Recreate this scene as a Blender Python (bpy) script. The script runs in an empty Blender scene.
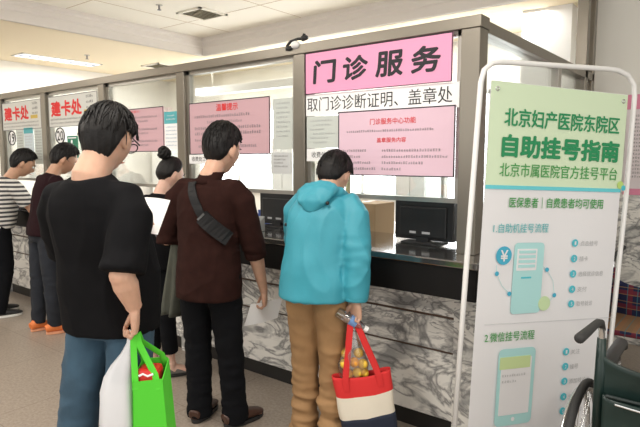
import bpy, bmesh, math, random
import numpy as np
from mathutils import Vector, Matrix, noise
from mathutils.bvhtree import BVHTree
random.seed(7)
C = bpy.context.scene.collection
R = math.radians
V = Vector

# ------------------------------------------------------------------ materials
MATS = {}
def mat(name, col, rough=.6, metal=0., var=0., vscale=8., bump=0., bscale=60., spec=.5, sss=0., emit=None, es=0., sheen=0.):
    if name in MATS: return MATS[name]
    m = bpy.data.materials.new(name); m.use_nodes = True
    nt = m.node_tree; b = nt.nodes['Principled BSDF']
    b.inputs['Base Color'].default_value = (*col, 1)
    b.inputs['Roughness'].default_value = rough
    b.inputs['Metallic'].default_value = metal
    b.inputs['Specular IOR Level'].default_value = spec
    if sheen: b.inputs['Sheen Weight'].default_value = sheen
    if sss:
        b.inputs['Subsurface Weight'].default_value = sss
        b.inputs['Subsurface Radius'].default_value = (.012, .004, .002)
    if emit:
        b.inputs['Emission Color'].default_value = (*emit, 1); b.inputs['Emission Strength'].default_value = es
    tc = nt.nodes.new('ShaderNodeTexCoord')
    if var:
        n = nt.nodes.new('ShaderNodeTexNoise'); n.inputs['Scale'].default_value = vscale; n.inputs['Detail'].default_value = 5
        nt.links.new(tc.outputs['Object'], n.inputs['Vector'])
        r = nt.nodes.new('ShaderNodeValToRGB')
        r.color_ramp.elements[0].position = .3; r.color_ramp.elements[1].position = .7
        r.color_ramp.elements[0].color = (*[max(0, c*(1-var)) for c in col], 1)
        r.color_ramp.elements[1].color = (*[min(1, c*(1+var)) for c in col], 1)
        nt.links.new(n.outputs['Fac'], r.inputs['Fac']); nt.links.new(r.outputs['Color'], b.inputs['Base Color'])
    if bump:
        n = nt.nodes.new('ShaderNodeTexNoise'); n.inputs['Scale'].default_value = bscale; n.inputs['Detail'].default_value = 4
        nt.links.new(tc.outputs['Object'], n.inputs['Vector'])
        bp = nt.nodes.new('ShaderNodeBump'); bp.inputs['Strength'].default_value = bump; bp.inputs['Distance'].default_value = .01
        nt.links.new(n.outputs['Fac'], bp.inputs['Height']); nt.links.new(bp.outputs['Normal'], b.inputs['Normal'])
    MATS[name] = m
    return m

def glass_mat(name, tint=(.95, .97, .96), refl=.08, rough=.02):
    m = bpy.data.materials.new(name); m.use_nodes = True; nt = m.node_tree
    nt.nodes.remove(nt.nodes['Principled BSDF']); out = nt.nodes['Material Output']
    t = nt.nodes.new('ShaderNodeBsdfTransparent'); t.inputs['Color'].default_value = (*tint, 1)
    g = nt.nodes.new('ShaderNodeBsdfGlossy'); g.inputs['Roughness'].default_value = rough; g.inputs['Color'].default_value = (1, 1, 1, 1)
    lw = nt.nodes.new('ShaderNodeLayerWeight'); lw.inputs['Blend'].default_value = .25
    mp = nt.nodes.new('ShaderNodeMath'); mp.operation = 'MULTIPLY_ADD'; mp.inputs[1].default_value = .5; mp.inputs[2].default_value = refl
    nt.links.new(lw.outputs['Fresnel'], mp.inputs[0])
    mx = nt.nodes.new('ShaderNodeMixShader'); nt.links.new(mp.outputs[0], mx.inputs[0])
    nt.links.new(t.outputs[0], mx.inputs[1]); nt.links.new(g.outputs[0], mx.inputs[2]); nt.links.new(mx.outputs[0], out.inputs[0])
    MATS[name] = m
    return m

def film_mat(name, col, alpha, rough=.3):
    m = mat(name, col, rough); m.node_tree.nodes['Principled BSDF'].inputs['Alpha'].default_value = alpha
    return m

def marble_mat():
    m = bpy.data.materials.new('veined_marble'); m.use_nodes = True; nt = m.node_tree; N = nt.nodes; L = nt.links
    b = N['Principled BSDF']; b.inputs['Roughness'].default_value = .22
    geo = N.new('ShaderNodeNewGeometry')
    mp = N.new('ShaderNodeMapping'); mp.inputs['Rotation'].default_value = (0, R(38), 0); mp.inputs['Scale'].default_value = (1.0, 1.0, 2.1)
    L.new(geo.outputs['Position'], mp.inputs['Vector'])
    def veins(scale, dist, w, seed):
        n = N.new('ShaderNodeTexNoise'); n.noise_dimensions = '4D'; n.inputs['W'].default_value = seed
        n.inputs['Scale'].default_value = scale; n.inputs['Detail'].default_value = 5; n.inputs['Distortion'].default_value = dist
        n.inputs['Roughness'].default_value = .52
        L.new(mp.outputs[0], n.inputs['Vector'])
        s = N.new('ShaderNodeMath'); s.operation = 'SUBTRACT'; s.inputs[1].default_value = .5; L.new(n.outputs['Fac'], s.inputs[0])
        a = N.new('ShaderNodeMath'); a.operation = 'ABSOLUTE'; L.new(s.outputs[0], a.inputs[0])
        r = N.new('ShaderNodeValToRGB'); r.color_ramp.elements[0].position = 0; r.color_ramp.elements[0].color = (1, 1, 1, 1)
        r.color_ramp.elements[1].position = w; r.color_ramp.elements[1].color = (0, 0, 0, 1)
        L.new(a.outputs[0], r.inputs['Fac']); return r.outputs['Color']
    v1 = veins(1.7, 2.0, .045, 1.3); v2 = veins(3.6, 2.6, .04, 5.1)
    msk = N.new('ShaderNodeTexNoise'); msk.inputs['Scale'].default_value = 1.7; L.new(mp.outputs[0], msk.inputs['Vector'])
    mr = N.new('ShaderNodeValToRGB'); mr.color_ramp.elements[0].position = .42; mr.color_ramp.elements[1].position = .6
    L.new(msk.outputs['Fac'], mr.inputs['Fac'])
    mul = N.new('ShaderNodeMath'); mul.operation = 'MULTIPLY'; L.new(v2, mul.inputs[0]); L.new(mr.outputs['Color'], mul.inputs[1])
    ad = N.new('ShaderNodeMath'); ad.operation = 'MAXIMUM'; L.new(v1, ad.inputs[0]); L.new(mul.outputs[0], ad.inputs[1])
    cl = N.new('ShaderNodeTexNoise'); cl.inputs['Scale'].default_value = 3; cl.inputs['Detail'].default_value = 6; cl.inputs['Distortion'].default_value = 1.5
    L.new(mp.outputs[0], cl.inputs['Vector'])
    base = N.new('ShaderNodeValToRGB'); e = base.color_ramp.elements
    e[0].position = .36; e[0].color = (.38, .38, .37, 1); e[1].position = .50; e[1].color = (.86, .84, .79, 1)
    L.new(cl.outputs['Fac'], base.inputs['Fac'])
    mx = N.new('ShaderNodeMix'); mx.data_type = 'RGBA'; mx.inputs[7].default_value = (.13, .13, .135, 1)
    ml = N.new('ShaderNodeMath'); ml.operation = 'MULTIPLY'; ml.inputs[1].default_value = .8; L.new(ad.outputs[0], ml.inputs[0])
    L.new(ml.outputs[0], mx.inputs[0]); L.new(base.outputs['Color'], mx.inputs[6]); L.new(mx.outputs[2], b.inputs['Base Color'])
    return m

def floor_mat():
    m = bpy.data.materials.new('terrazzo_floor'); m.use_nodes = True; nt = m.node_tree; N = nt.nodes; L = nt.links
    b = N['Principled BSDF']; b.inputs['Roughness'].default_value = .32
    geo = N.new('ShaderNodeNewGeometry')
    n = N.new('ShaderNodeTexNoise'); n.inputs['Scale'].default_value = 55; n.inputs['Detail'].default_value = 4; n.inputs['Roughness'].default_value = .7
    L.new(geo.outputs['Position'], n.inputs['Vector'])
    r = N.new('ShaderNodeValToRGB'); e = r.color_ramp.elements
    e[0].position = .3; e[0].color = (.255, .208, .170, 1); e[1].position = .7; e[1].color = (.43, .365, .30, 1)
    L.new(n.outputs['Fac'], r.inputs['Fac'])
    big = N.new('ShaderNodeTexNoise'); big.inputs['Scale'].default_value = 1.1; L.new(geo.outputs['Position'], big.inputs['Vector'])
    bk = N.new('ShaderNodeTexBrick'); bk.offset = 0; bk.inputs['Scale'].default_value = 1.0
    bk.inputs['Brick Width'].default_value = .8; bk.inputs['Row Height'].default_value = .8; bk.inputs['Mortar Size'].default_value = .0022
    bk.inputs['Color1'].default_value = (1, 1, 1, 1); bk.inputs['Color2'].default_value = (.93, .93, .93, 1); bk.inputs['Mortar'].default_value = (.55, .52, .5, 1)
    mp = N.new('ShaderNodeMapping'); mp.inputs['Location'].default_value = (.25, .35, 0); L.new(geo.outputs['Position'], mp.inputs['Vector']); L.new(mp.outputs[0], bk.inputs['Vector'])
    mx = N.new('ShaderNodeMix'); mx.data_type = 'RGBA'; mx.blend_type = 'MULTIPLY'; mx.inputs[0].default_value = 1
    L.new(r.outputs['Color'], mx.inputs[6]); L.new(bk.outputs['Color'], mx.inputs[7]); L.new(mx.outputs[2], b.inputs['Base Color'])
    return m

def stripe_mat(name, a, b_, period, frac, axis=2):
    m = bpy.data.materials.new(name); m.use_nodes = True; nt = m.node_tree; N = nt.nodes; L = nt.links
    b = N['Principled BSDF']; b.inputs['Roughness'].default_value = .9
    tc = N.new('ShaderNodeTexCoord'); sp = N.new('ShaderNodeSeparateXYZ'); L.new(tc.outputs['Object'], sp.inputs[0])
    mo = N.new('ShaderNodeMath'); mo.operation = 'WRAP'; mo.inputs[1].default_value = 0; mo.inputs[2].default_value = period
    # WRAP(value, max, min)
    mo.inputs[1].default_value = period; mo.inputs[2].default_value = 0
    L.new(sp.outputs[axis], mo.inputs[0])
    lt = N.new('ShaderNodeMath'); lt.operation = 'LESS_THAN'; lt.inputs[1].default_value = period*frac; L.new(mo.outputs[0], lt.inputs[0])
    mx = N.new('ShaderNodeMix'); mx.data_type = 'RGBA'; mx.inputs[6].default_value = (*a, 1); mx.inputs[7].default_value = (*b_, 1)
    L.new(lt.outputs[0], mx.inputs[0]); L.new(mx.outputs[2], b.inputs['Base Color'])
    return m

def plaid_mat():
    m = bpy.data.materials.new('plaid_cloth'); m.use_nodes = True; nt = m.node_tree; N = nt.nodes; L = nt.links
    b = N['Principled BSDF']; b.inputs['Roughness'].default_value = .9
    tc = N.new('ShaderNodeTexCoord'); sp = N.new('ShaderNodeSeparateXYZ'); L.new(tc.outputs['Object'], sp.inputs[0])
    def band(ch, per, lo):
        w = N.new('ShaderNodeMath'); w.operation = 'WRAP'; w.inputs[1].default_value = per; w.inputs[2].default_value = 0; L.new(sp.outputs[ch], w.inputs[0])
        l = N.new('ShaderNodeMath'); l.operation = 'LESS_THAN'; l.inputs[1].default_value = lo; L.new(w.outputs[0], l.inputs[0]); return l.outputs[0]
    def mixc(f, a, bcol):
        mx = N.new('ShaderNodeMix'); mx.data_type = 'RGBA'; mx.inputs[7].default_value = (*bcol, 1); L.new(f, mx.inputs[0])
        if isinstance(a, tuple): mx.inputs[6].default_value = (*a, 1)
        else: L.new(a, mx.inputs[6])
        h = N.new('ShaderNodeMath'); h.operation = 'MULTIPLY'; h.inputs[1].default_value = .7; L.new(f, h.inputs[0]); L.new(h.outputs[0], mx.inputs[0])
        return mx.outputs[2]
    c = mixc(band(0, .09, .03), (.012, .016, .06), (.20, .02, .03))
    c = mixc(band(2, .09, .03), c, (.20, .02, .03)); c = mixc(band(2, .045, .005), c, (.35, .2, .08)); c = mixc(band(0, .06, .005), c, (.05, .2, .25))
    L.new(c, b.inputs['Base Color']); return m

M_marble = marble_mat(); M_floor = floor_mat()
M_glass = glass_mat('counter_glass')

M_steel = mat('brushed_steel', (.27, .245, .205), .33, .85, bump=.02, bscale=200)
M_trim = mat('steel_trim', (.45, .43, .39), .3, .85)
M_wall = mat('painted_wall', (.80, .775, .72), .8, var=.02, vscale=2)
M_ceil = mat('ceiling_paint', (.83, .79, .69), .85)
M_fascia = mat('fascia_paint', (.72, .67, .62), .7)
M_black = mat('black_granite', (.007, .0065, .0065), .5, spec=.2)
M_top = mat('polished_granite', (.035, .033, .031), .10, var=.3, vscale=120, spec=1.)
M_top.node_tree.nodes['Principled BSDF'].inputs['Coat Weight'].default_value = 1; M_top.node_tree.nodes['Principled BSDF'].inputs['Coat IOR'].default_value = 2.6; M_top.node_tree.nodes['Principled BSDF'].inputs['Coat Roughness'].default_value = .12
M_kick = mat('black_kick', (.010, .009, .008), .5)
M_groove = mat('brown_groove', (.10, .06, .04), .6)
M_white = mat('white_paint', (.85, .85, .84), .45)
M_paper = mat('white_paper', (.93, .93, .93), .8)
M_dark = mat('dark_ink', (.03, .03, .035), .8)
M_grey = mat('grey_ink', (.22, .21, .22), .8)
M_lgrey = mat('light_grey_ink', (.45, .46, .47), .8)
M_red = mat('red_ink', (.72, .03, .03), .7)
M_pink = mat('pink_board', (.86, .36, .56), .6)
M_pinkp = mat('pale_pink_paper', (.60, .38, .42), .7)
M_pinkl = mat('light_pink_paper', (.76, .54, .64), .7)
M_skin = mat('skin', (.62, .37, .26), .5, var=.06, vscale=30, sss=.12)
M_skin2 = mat('tanned_skin', (.50, .28, .18), .5, var=.06, vscale=30, sss=.12)
M_hair = mat('black_hair', (.007, .006, .006), .5, var=.4, vscale=90, bump=.25, bscale=160, spec=.3)
M_blackcloth = mat('black_cotton', (.007, .007, .008), .9, var=.15, vscale=14, bump=.1, bscale=350, spec=.1)
M_brown = mat('dark_brown_wool', (.026, .010, .008), .9, var=.15, vscale=20, bump=.15, bscale=300, spec=.1)
M_maroon = mat('dark_maroon_cotton', (.018, .007, .009), .9, bump=.1, bscale=300, spec=.1)
M_blue = mat('turquoise_shell', (.038, .30, .39), .55, var=.06, vscale=6, bump=.05, bscale=90)
M_khaki = mat('khaki_cotton', (.33, .19, .085), .85, var=.12, vscale=10, bump=.1, bscale=300)
M_blackpants = mat('black_trousers', (.007, .0075, .009), .9, bump=.08, bscale=300, spec=.1)
M_plastic = mat('black_plastic', (.012, .012, .013), .45)
M_rubber = mat('rubber', (.03, .03, .03), .75)
M_silver = mat('chrome', (.65, .65, .65), .25, .9)
def denim_mat():
    m = mat('blue_denim', (.035, .075, .115), .9, var=.35, vscale=7, bump=.2, bscale=400); return m
M_denim = denim_mat()
M_stripe = stripe_mat('striped_jersey', (.62, .60, .56), (.05, .05, .055), .040, .5)
M_plaid = plaid_mat()

# ------------------------------------------------------------------ mesh helper
class MB:
    def __init__(s): s.v = []; s.f = []
    def add(s, vs, fs):
        o = len(s.v); s.v += [tuple(p) for p in vs]; s.f += [tuple(i+o for i in f) for f in fs]; return s
    def box(s, a, b):
        x0, y0, z0 = a; x1, y1, z1 = b
        return s.add([(x0,y0,z0),(x1,y0,z0),(x1,y1,z0),(x0,y1,z0),(x0,y0,z1),(x1,y0,z1),(x1,y1,z1),(x0,y1,z1)],
                     [(0,3,2,1),(4,5,6,7),(0,1,5,4),(1,2,6,5),(2,3,7,6),(3,0,4,7)])
    def rings(s, rs, cap=True):
        n = len(rs[0]); vs = [p for r in rs for p in r]; fs = []
        for i in range(len(rs)-1):
            for j in range(n):
                k = (j+1) % n
                fs.append((i*n+j, i*n+k, (i+1)*n+k, (i+1)*n+j))
        if cap: fs += [tuple(range(n-1, -1, -1)), tuple(range((len(rs)-1)*n, len(rs)*n))]
        return s.add(vs, fs)
    def tube(s, pts, rad, n=12, ref=None, closed=False, exp=2.):
        pts = [V(p) for p in pts]; m = len(pts)
        if not isinstance(rad, list): rad = [rad]*m
        T = []
        for i in range(m):
            a = pts[(i-1) % m] if closed else pts[max(i-1, 0)]; b = pts[(i+1) % m] if closed else pts[min(i+1, m-1)]
            T.append((b-a).normalized())
        A = V(ref) if ref is not None else (V((1,0,0)) if abs(T[0].x) < .8 else V((0,1,0)))
        rs = []
        for i in range(m):
            A = (A - T[i]*A.dot(T[i])); A.normalize(); B = T[i].cross(A)
            ra, rb = rad[i] if isinstance(rad[i], (list, tuple)) else (rad[i], rad[i])
            ring = []
            for j in range(n):
                t = 2*math.pi*j/n; c, q = math.cos(t), math.sin(t)
                c = math.copysign(abs(c)**(2/exp), c); q = math.copysign(abs(q)**(2/exp), q)
                ring.append(pts[i] + A*(ra*c) + B*(rb*q))
            rs.append(ring)
        if closed: rs.append(rs[0]); return s.rings(rs, False)
        return s.rings(rs)
    def ell(s, c, r, n=16, m=10, M=None):
        c = V(c); vs = []; fs = []
        for i in range(m+1):
            th = math.pi*i/m
            for j in range(n):
                p = V((r[0]*math.sin(th)*math.cos(2*math.pi*j/n), r[1]*math.sin(th)*math.sin(2*math.pi*j/n), r[2]*math.cos(th)))
                if M is not None: p = M @ p
                vs.append(c+p)
        for i in range(m):
            for j in range(n):
                k = (j+1) % n; fs.append((i*n+j, (i+1)*n+j, (i+1)*n+k, i*n+k))
        return s.add(vs, fs)
    def mesh(s, name):
        me = bpy.data.meshes.new(name); me.from_pydata(s.v, [], s.f); me.update()
        bm = bmesh.new(); bm.from_mesh(me); bmesh.ops.remove_doubles(bm, verts=bm.verts, dist=1e-6)
        bmesh.ops.recalc_face_normals(bm, faces=bm.faces); bm.to_mesh(me); bm.free()
        return me
    def build(s, name, m, parent=None, loc=None, smooth=False, bevel=0., voxel=0., sm=0, disp=None, subsurf=0, rotz=0):
        me = s.mesh(name)
        if voxel or subsurf or sm:
            o = bpy.data.objects.new('tmp', me); C.objects.link(o)
            if voxel:
                r = o.modifiers.new('r', 'REMESH'); r.mode = 'VOXEL'; r.voxel_size = voxel
            if subsurf:
                r = o.modifiers.new('s', 'SUBSURF'); r.levels = subsurf
            if sm:
                r = o.modifiers.new('m', 'SMOOTH'); r.factor = .5; r.iterations = sm
            dg = bpy.context.evaluated_depsgraph_get(); dg.update()
            me2 = bpy.data.meshes.new_from_object(o.evaluated_get(dg))
            bpy.data.objects.remove(o); bpy.data.meshes.remove(me); me = me2; me.name = name
            smooth = True
        if disp:
            co = np.empty(len(me.vertices)*3); me.vertices.foreach_get('co', co)
            no = np.empty(len(me.vertices)*3); me.vertices.foreach_get('normal', no)
            co = co.reshape(-1, 3); no = no.reshape(-1, 3)
            d = np.array([disp(p) for p in co]); co += no*d[:, None]
            me.vertices.foreach_set('co', co.ravel()); me.update()
        me.materials.clear()
        me.materials.append(m)
        if smooth: me.polygons.foreach_set('use_smooth', [True]*len(me.polygons))
        o = bpy.data.objects.new(name, me); C.objects.link(o)
        if parent: o.parent = parent
        if loc is not None: o.location = loc
        o.rotation_euler.z = rotz
        if bevel:
            b = o.modifiers.new('bevel', 'BEVEL'); b.width = bevel; b.segments = 2; b.limit_method = 'ANGLE'
        return o

def tag(o, label=None, cat=None, group=None, kind=None):
    if label: o['label'] = label
    if cat: o['category'] = cat
    if group: o['group'] = group
    if kind: o['kind'] = kind
    return o
def empty(name, loc=(0,0,0), rz=0):
    o = bpy.data.objects.new(name, None); C.objects.link(o); o.location = loc; o.rotation_euler.z = rz; o.empty_display_size = .1
    return o
def bx(a, b): return MB().box(a, b)
def copy_tree(o, parent=None):
    c = o.copy(); C.objects.link(c); c.parent = parent
    for ch in list(o.children): copy_tree(ch, c)
    return c
def struct(o, label): return tag(o, label, None, None, 'structure')

# ------------------------------------------------------------------ lettering
def text_mesh(body, w, h, off=0., ext=.0006, shear=0., wave=None):
    cu = bpy.data.curves.new('lettering', 'FONT'); cu.body = body; cu.size = 1; cu.resolution_u = 2; cu.extrude = 0
    cu.shear = shear
    o = bpy.data.objects.new('tmp', cu); C.objects.link(o)
    dg = bpy.context.evaluated_depsgraph_get(); dg.update()
    me = bpy.data.meshes.new_from_object(o.evaluated_get(dg))
    bpy.data.objects.remove(o); bpy.data.curves.remove(cu)
    co = np.empty(len(me.vertices)*3); me.vertices.foreach_get('co', co); co = co.reshape(-1, 3)
    if len(co):
        mn, mx = co.min(0), co.max(0)
        sx = w/(mx[0]-mn[0]); sy = h/(mx[1]-mn[1]) if h else sx
        out = np.zeros_like(co); out[:, 0] = (co[:, 0]-mn[0])*sx; out[:, 2] = (co[:, 1]-mn[1])*sy; out[:, 1] = -ext
        if wave:
            out[:, 1] += [wave(p[0], p[2]) for p in out]
        me.vertices.foreach_set('co', out.ravel()); me.update()
        if off:       # heavier strokes: the outline repeated a hair's breadth around itself
            n = len(out); e = off*sx*.9; fs = [tuple(p.vertices) for p in me.polygons]; V_ = []; F_ = []
            for q, (ex, ez) in enumerate(((-e,0),(e,0),(0,-e),(0,e),(-e*.7,e*.7),(e*.7,-e*.7),(e*.7,e*.7),(-e*.7,-e*.7))):
                V_ += [tuple(v) for v in out+np.array((ex, -q*2e-5, ez))]; F_ += [tuple(i+q*n for i in f) for f in fs]
            bpy.data.meshes.remove(me); me = bpy.data.meshes.new('lettering'); me.from_pydata(V_, [], F_); me.update()
    return me
def text(body, x, z, w, h, m, parent, off=0., name='lettering', y=0., ext=.0012, shear=0., wave=None):
    """a line of writing on the panel's front face: lower-left corner x,z, size w,h"""
    me = text_mesh(body, w, h, off, ext, shear, wave); me.materials.clear(); me.materials.append(m)
    o = bpy.data.objects.new(name, me); C.objects.link(o); o.parent = parent; o.location = (x, y, z)
    return o
def tiny_lines(lines, m, parent, name='small_print', y=-.0012, seed=1):
    """rows of characters too small to read: each cell a few short strokes. lines: (x, z, w, h)"""
    rnd = random.Random(seed); mb = MB()
    def q(x0, x1, z0, z1): mb.add([(x0,y,z0),(x1,y,z0),(x1,y,z1),(x0,y,z1)], [(0,1,2,3)])
    for (x, z, w, h) in lines:
        n = max(1, int(w/(h*1.08)))
        for i in range(n):
            cx = x + i*w/n; cw = h*.9; t = h*.13
            for k in range(rnd.randint(2, 3)):
                zz = z + h*(.05+.4*k) ; q(cx+cw*rnd.uniform(0,.15), cx+cw*rnd.uniform(.75,1), zz, zz+t)
            for k in range(rnd.randint(1, 2)):
                xx = cx + cw*rnd.uniform(.1,.8); q(xx, xx+t, z+h*rnd.uniform(0,.15), z+h*rnd.uniform(.8,1))
    return mb.build(name, m, parent)

# ================================================================== THE ROOM
ZC, ZT = 2.9, 3.13
struct(bx((-8.6,-3.6,-.05),(3.2,6.4,0)).build('floor', M_floor), 'beige speckled terrazzo floor of the hall')
struct(bx((-8.62,-3.6,0),(-8.52,6.4,3.2)).build('wall_left', M_wall), 'cream end wall at the far left of the hall')
struct(bx((-8.6,6.3,0),(-1.1,6.4,3.2)).build('wall_back', M_wall), 'white back wall of the office behind the counters')
struct(bx((-1.1,5.05,0),(3.2,5.2,3.3)).build('wall_right', mat('grey_wall',(.80,.79,.74),.8)), 'pale grey wall behind the banner stand')
struct(bx((-.98,5.035,0),(3.2,5.05,1.215)).build('trim_1', M_marble, bevel=.004), 'veined marble wainscot on the pale grey wall')
struct(bx((-1.14,5.05,0),(-1.1,6.3,3.2)).build('wall_side', M_wall), 'white side wall of the office')
struct(bx((-1.84,5.42,0),(-1.4,5.9,3.1)).build('trim_2', M_white), 'white square column inside the office')
# ceiling: lower border with a raised tray
mb = MB(); mb.box((-8.6,-3.6,ZC),(-6.05,6.4,ZC+.06)); mb.box((-6.05,5.08,ZC),(3.2,6.4,ZC+.06))
struct(mb.build('ceiling', mat('yellowed_ceiling', (.80,.69,.50), .85)), 'cream lower ceiling around the raised tray')
struct(bx((-6.1,-3.6,ZT),(3.2,5.2,ZT+.05)).build('ceiling_tray', M_ceil), 'cream raised ceiling of the tray')
mb = MB()
def prof_x(x0, x1):   # moulding running along X at Y=5.06
    P = [(5.10,ZC),(5.06,ZC),(5.06,ZC+.10),(5.045,ZC+.115),(5.045,ZC+.17),(5.02,ZC+.19),(5.02,ZT),(5.10,ZT)]
    mb.rings([[(x0,y,z) for y,z in P],[(x1,y,z) for y,z in P]])
def prof_y(y0, y1):
    P = [(-6.07,ZC),(-6.03,ZC),(-6.03,ZC+.10),(-6.015,ZC+.115),(-6.015,ZC+.17),(-5.99,ZC+.19),(-5.99,ZT),(-6.07,ZT)]
    mb.rings([[(x,y0,z) for x,z in P],[(x,y1,z) for x,z in P]])
prof_x(-6.03, 3.2); prof_y(-3.6, 5.06)
struct(mb.build('trim_3', M_fascia), 'stepped cornice around the raised ceiling tray')
# hairline joints of the ceiling panels
mb = MB()
for k in range(6):
    y = -2+1.2*k+.35; mb.box((-6.0,y,ZT-.002),(3.2,y+.006,ZT+.001))
for k in range(7):
    x = -5.45+1.2*k; mb.box((x,-3.6,ZT-.002),(x+.006,5.04,ZT+.001))
struct(mb.build('trim_4', mat('panel_joint',(.45,.33,.2),.8)), 'thin joints between the tray ceiling panels')

# office windows (daylight)
def window(n, x0, x1, z0, z1, label, es=6.):
    f = MB()
    for a, b in (((x0,6.24,z0),(x1,6.3,z0+.05)), ((x0,6.24,z1-.05),(x1,6.3,z1)), ((x0,6.24,z0),(x0+.05,6.3,z1)), ((x1-.05,6.24,z0),(x1,6.3,z1)),
                 (((x0+x1)/2-.025,6.24,z0),((x0+x1)/2+.025,6.3,z1))): f.box(a, b)
    o = f.build('window_%d' % n, M_white); struct(o, label)
    bx((x0+.05,6.28,z0+.05),(x1-.05,6.295,z1-.05)).build('pane', mat('daylit_pane',(.9,.95,1),.5,emit=(.93,.97,1),es=es), o)
window(1, -4.9, -3.5, 1.0, 2.35, 'daylit office window seen through the third glass bay')
window(2, -3.0, -1.9, .95, 2.3, 'daylit office window behind the big pink sign bay')
window(3, -7.6, -5.6, 1.0, 2.3, 'daylit office window behind the left glass bays')

# ================================================================== COUNTER
ct = tag(empty('service_counter', (-4.5, 2.7, 0)), 'long black topped service counter with a veined marble front', 'counter')
def cpart(mb, name, m, **k):
    o = mb.build(name, m, ct, **k); o.location = (4.5, -2.7, 0); return o
cpart(bx((-8.5,2.45,.995),(-1.0,3.12,1.03)), 'countertop', M_top, bevel=.006)
cpart(bx((-8.5,2.462,.838),(-1.012,2.62,.995)), 'fascia_board', M_black, bevel=.004)
cpart(bx((-1.2,3.12,.995),(-1.0,5.0,1.03)), 'countertop', M_top, bevel=.006)
cpart(bx((-1.19,2.70,.838),(-1.012,5.0,.995)), 'fascia_board', M_black, bevel=.004)
cpart(bx((-8.5,2.705,0),(-1.06,2.78,.10)), 'kick_board', M_kick)
cpart(bx((-1.12,2.8,0),(-1.06,5.0,.10)), 'kick_board', M_kick)
px = [-8.5, -7.72, -6.66, -5.62, -4.56, -3.47, -2.30, -1.215]
pw = .085
for i in range(len(px)-1):
    a, b = px[i]+pw/2, px[i+1]-pw/2
    if i == len(px)-2: b = px[i+1]
    cpart(bx((a,2.69,.10),(b,2.78,.470)), 'marble_panel', M_marble, bevel=.003)
    cpart(bx((a,2.69,.482),(b,2.78,.662)), 'marble_panel', M_marble, bevel=.003)
    cpart(bx((a,2.69,.676),(b,2.78,.85)), 'marble_panel', M_marble, bevel=.003)
    g = MB(); g.box((a,2.70,.469),(b,2.78,.483)); g.box((a,2.70,.661),(b,2.78,.677)); cpart(g, 'groove', M_groove)
    if i: cpart(bx((px[i]-pw/2,2.672,0),(px[i]+pw/2,2.78,.85)), 'marble_pier', M_marble, bevel=.003)
cpart(bx((-1.215,2.675,.0),(-1.05,2.80,.85)), 'marble_pier', M_marble, bevel=.003)
cpart(bx((-1.12,2.80,.10),(-1.055,5.0,.85)), 'marble_panel', M_marble, bevel=.003)

# ================================================================== GLASS PARTITION
gp = tag(empty('glass_partition', (-4.5, 2.7, 1.03)), 'steel framed glass partition standing on the service counter', 'partition')
def gpart(mb, name, m, **k):
    o = mb.build(name, m, gp, **k); o.location = (4.5, -2.7, -1.03); return o
posts = [-7.70, -6.62, -5.62, -4.56, -3.47, -2.305]
for x in posts: gpart(bx((x,2.65,1.03),(x+.09,2.74,2.155)), 'post', M_steel, bevel=.004)
gpart(bx((-1.2,2.65,1.03),(-1.1,2.75,2.155)), 'post', M_steel, bevel=.004)
gpart(bx((-8.5,2.645,2.155),(-1.095,2.755,2.213)), 'top_rail', M_steel, bevel=.003)
gpart(bx((-1.2,2.755,2.14),(-1.1,5.0,2.2)), 'top_rail', M_steel, bevel=.003)
gpart(bx((-1.16,4.03,1.03),(-1.11,4.10,2.14)), 'post', M_trim, bevel=.003)
allp = [-8.5]+posts+[-1.2]
for i in range(len(allp)-1):
    a = allp[i]+.09 if i else allp[i]; b = allp[i+1]
    gpart(bx((a+.03,2.692,1.31),(b-.03,2.70,2.13)), 'glass_pane', M_glass)
    t = MB(); t.box((a,2.685,1.285),(b,2.71,1.31)); t.box((a,2.68,1.31),(a+.03,2.715,2.155)); t.box((b-.03,2.68,1.31),(b,2.715,2.155)); t.box((a,2.68,2.13),(b,2.715,2.155))
    gpart(t, 'pane_trim', M_trim)
gpart(bx((-1.145,2.76,1.05),(-1.135,4.03,2.14)), 'glass_pane', M_glass)
gpart(bx((-1.145,4.10,1.05),(-1.135,4.72,2.14)), 'glass_pane', M_glass)
for y in (4.72, 4.94):
    tag(bx((-1.18,y,1.03 if y < 4.9 else 0),(-1.1,y+.075,ZT-.02)).build('steel_column', M_steel, bevel=.004),
        'slim steel column rising to the ceiling, ' + ('one nearer the glass' if y < 4.9 else 'one beside the grey wall'), 'column', 'slim steel columns')

# ================================================================== SIGNS ON THE GLASS
YS = 2.660
def panel(name, x0, x1, z0, z1, m, label, cat, y=YS, th=.006, border=None, bw=.006, group=None):
    o = bx((0,0,0),(x1-x0,th,z1-z0)).build(name, m, None, loc=(x0, y, z0)); tag(o, label, cat, group)
    if border:
        w, h = x1-x0, z1-z0; b = MB()
        b.box((0,-.0015,0),(w,0,bw)); b.box((0,-.0015,h-bw),(w,0,h)); b.box((0,-.0015,bw),(bw,0,h-bw)); b.box((w-bw,-.0015,bw),(w,0,h-bw))
        b.build('border', border, o)
    return o
s = panel('service_sign', -2.205, -1.244, 1.905, 2.15, M_pink, 'bright pink sign with four large black characters above the bay nearest the banner', 'sign', y=2.648, border=M_dark, bw=.004)
for i, ch in enumerate('门诊服务'):
    text(ch, .065+i*.222, .062, .165, .128, M_dark, s, off=.03, shear=.05)
s = panel('stamp_notice', -2.21, -1.206, 1.775, 1.903, M_paper, 'long white strip notice with black characters under the bright pink sign', 'notice')
text('取门诊诊断证明、盖章处', .012, .026, .955, .085, M_dark, s)
s = panel('service_poster', -1.957, -1.221, 1.42, 1.788, M_pinkl, 'pale pink poster with two red headings under the long white strip notice', 'poster', y=2.652, border=M_dark)
text('门诊服务中心功能', .222, .286, .29, .033, M_red, s, off=.01)
text('盖章服务内容', .268, .186, .186, .027, M_red, s, off=.01)
L = [(.06,.245,.56,.013)]
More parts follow.
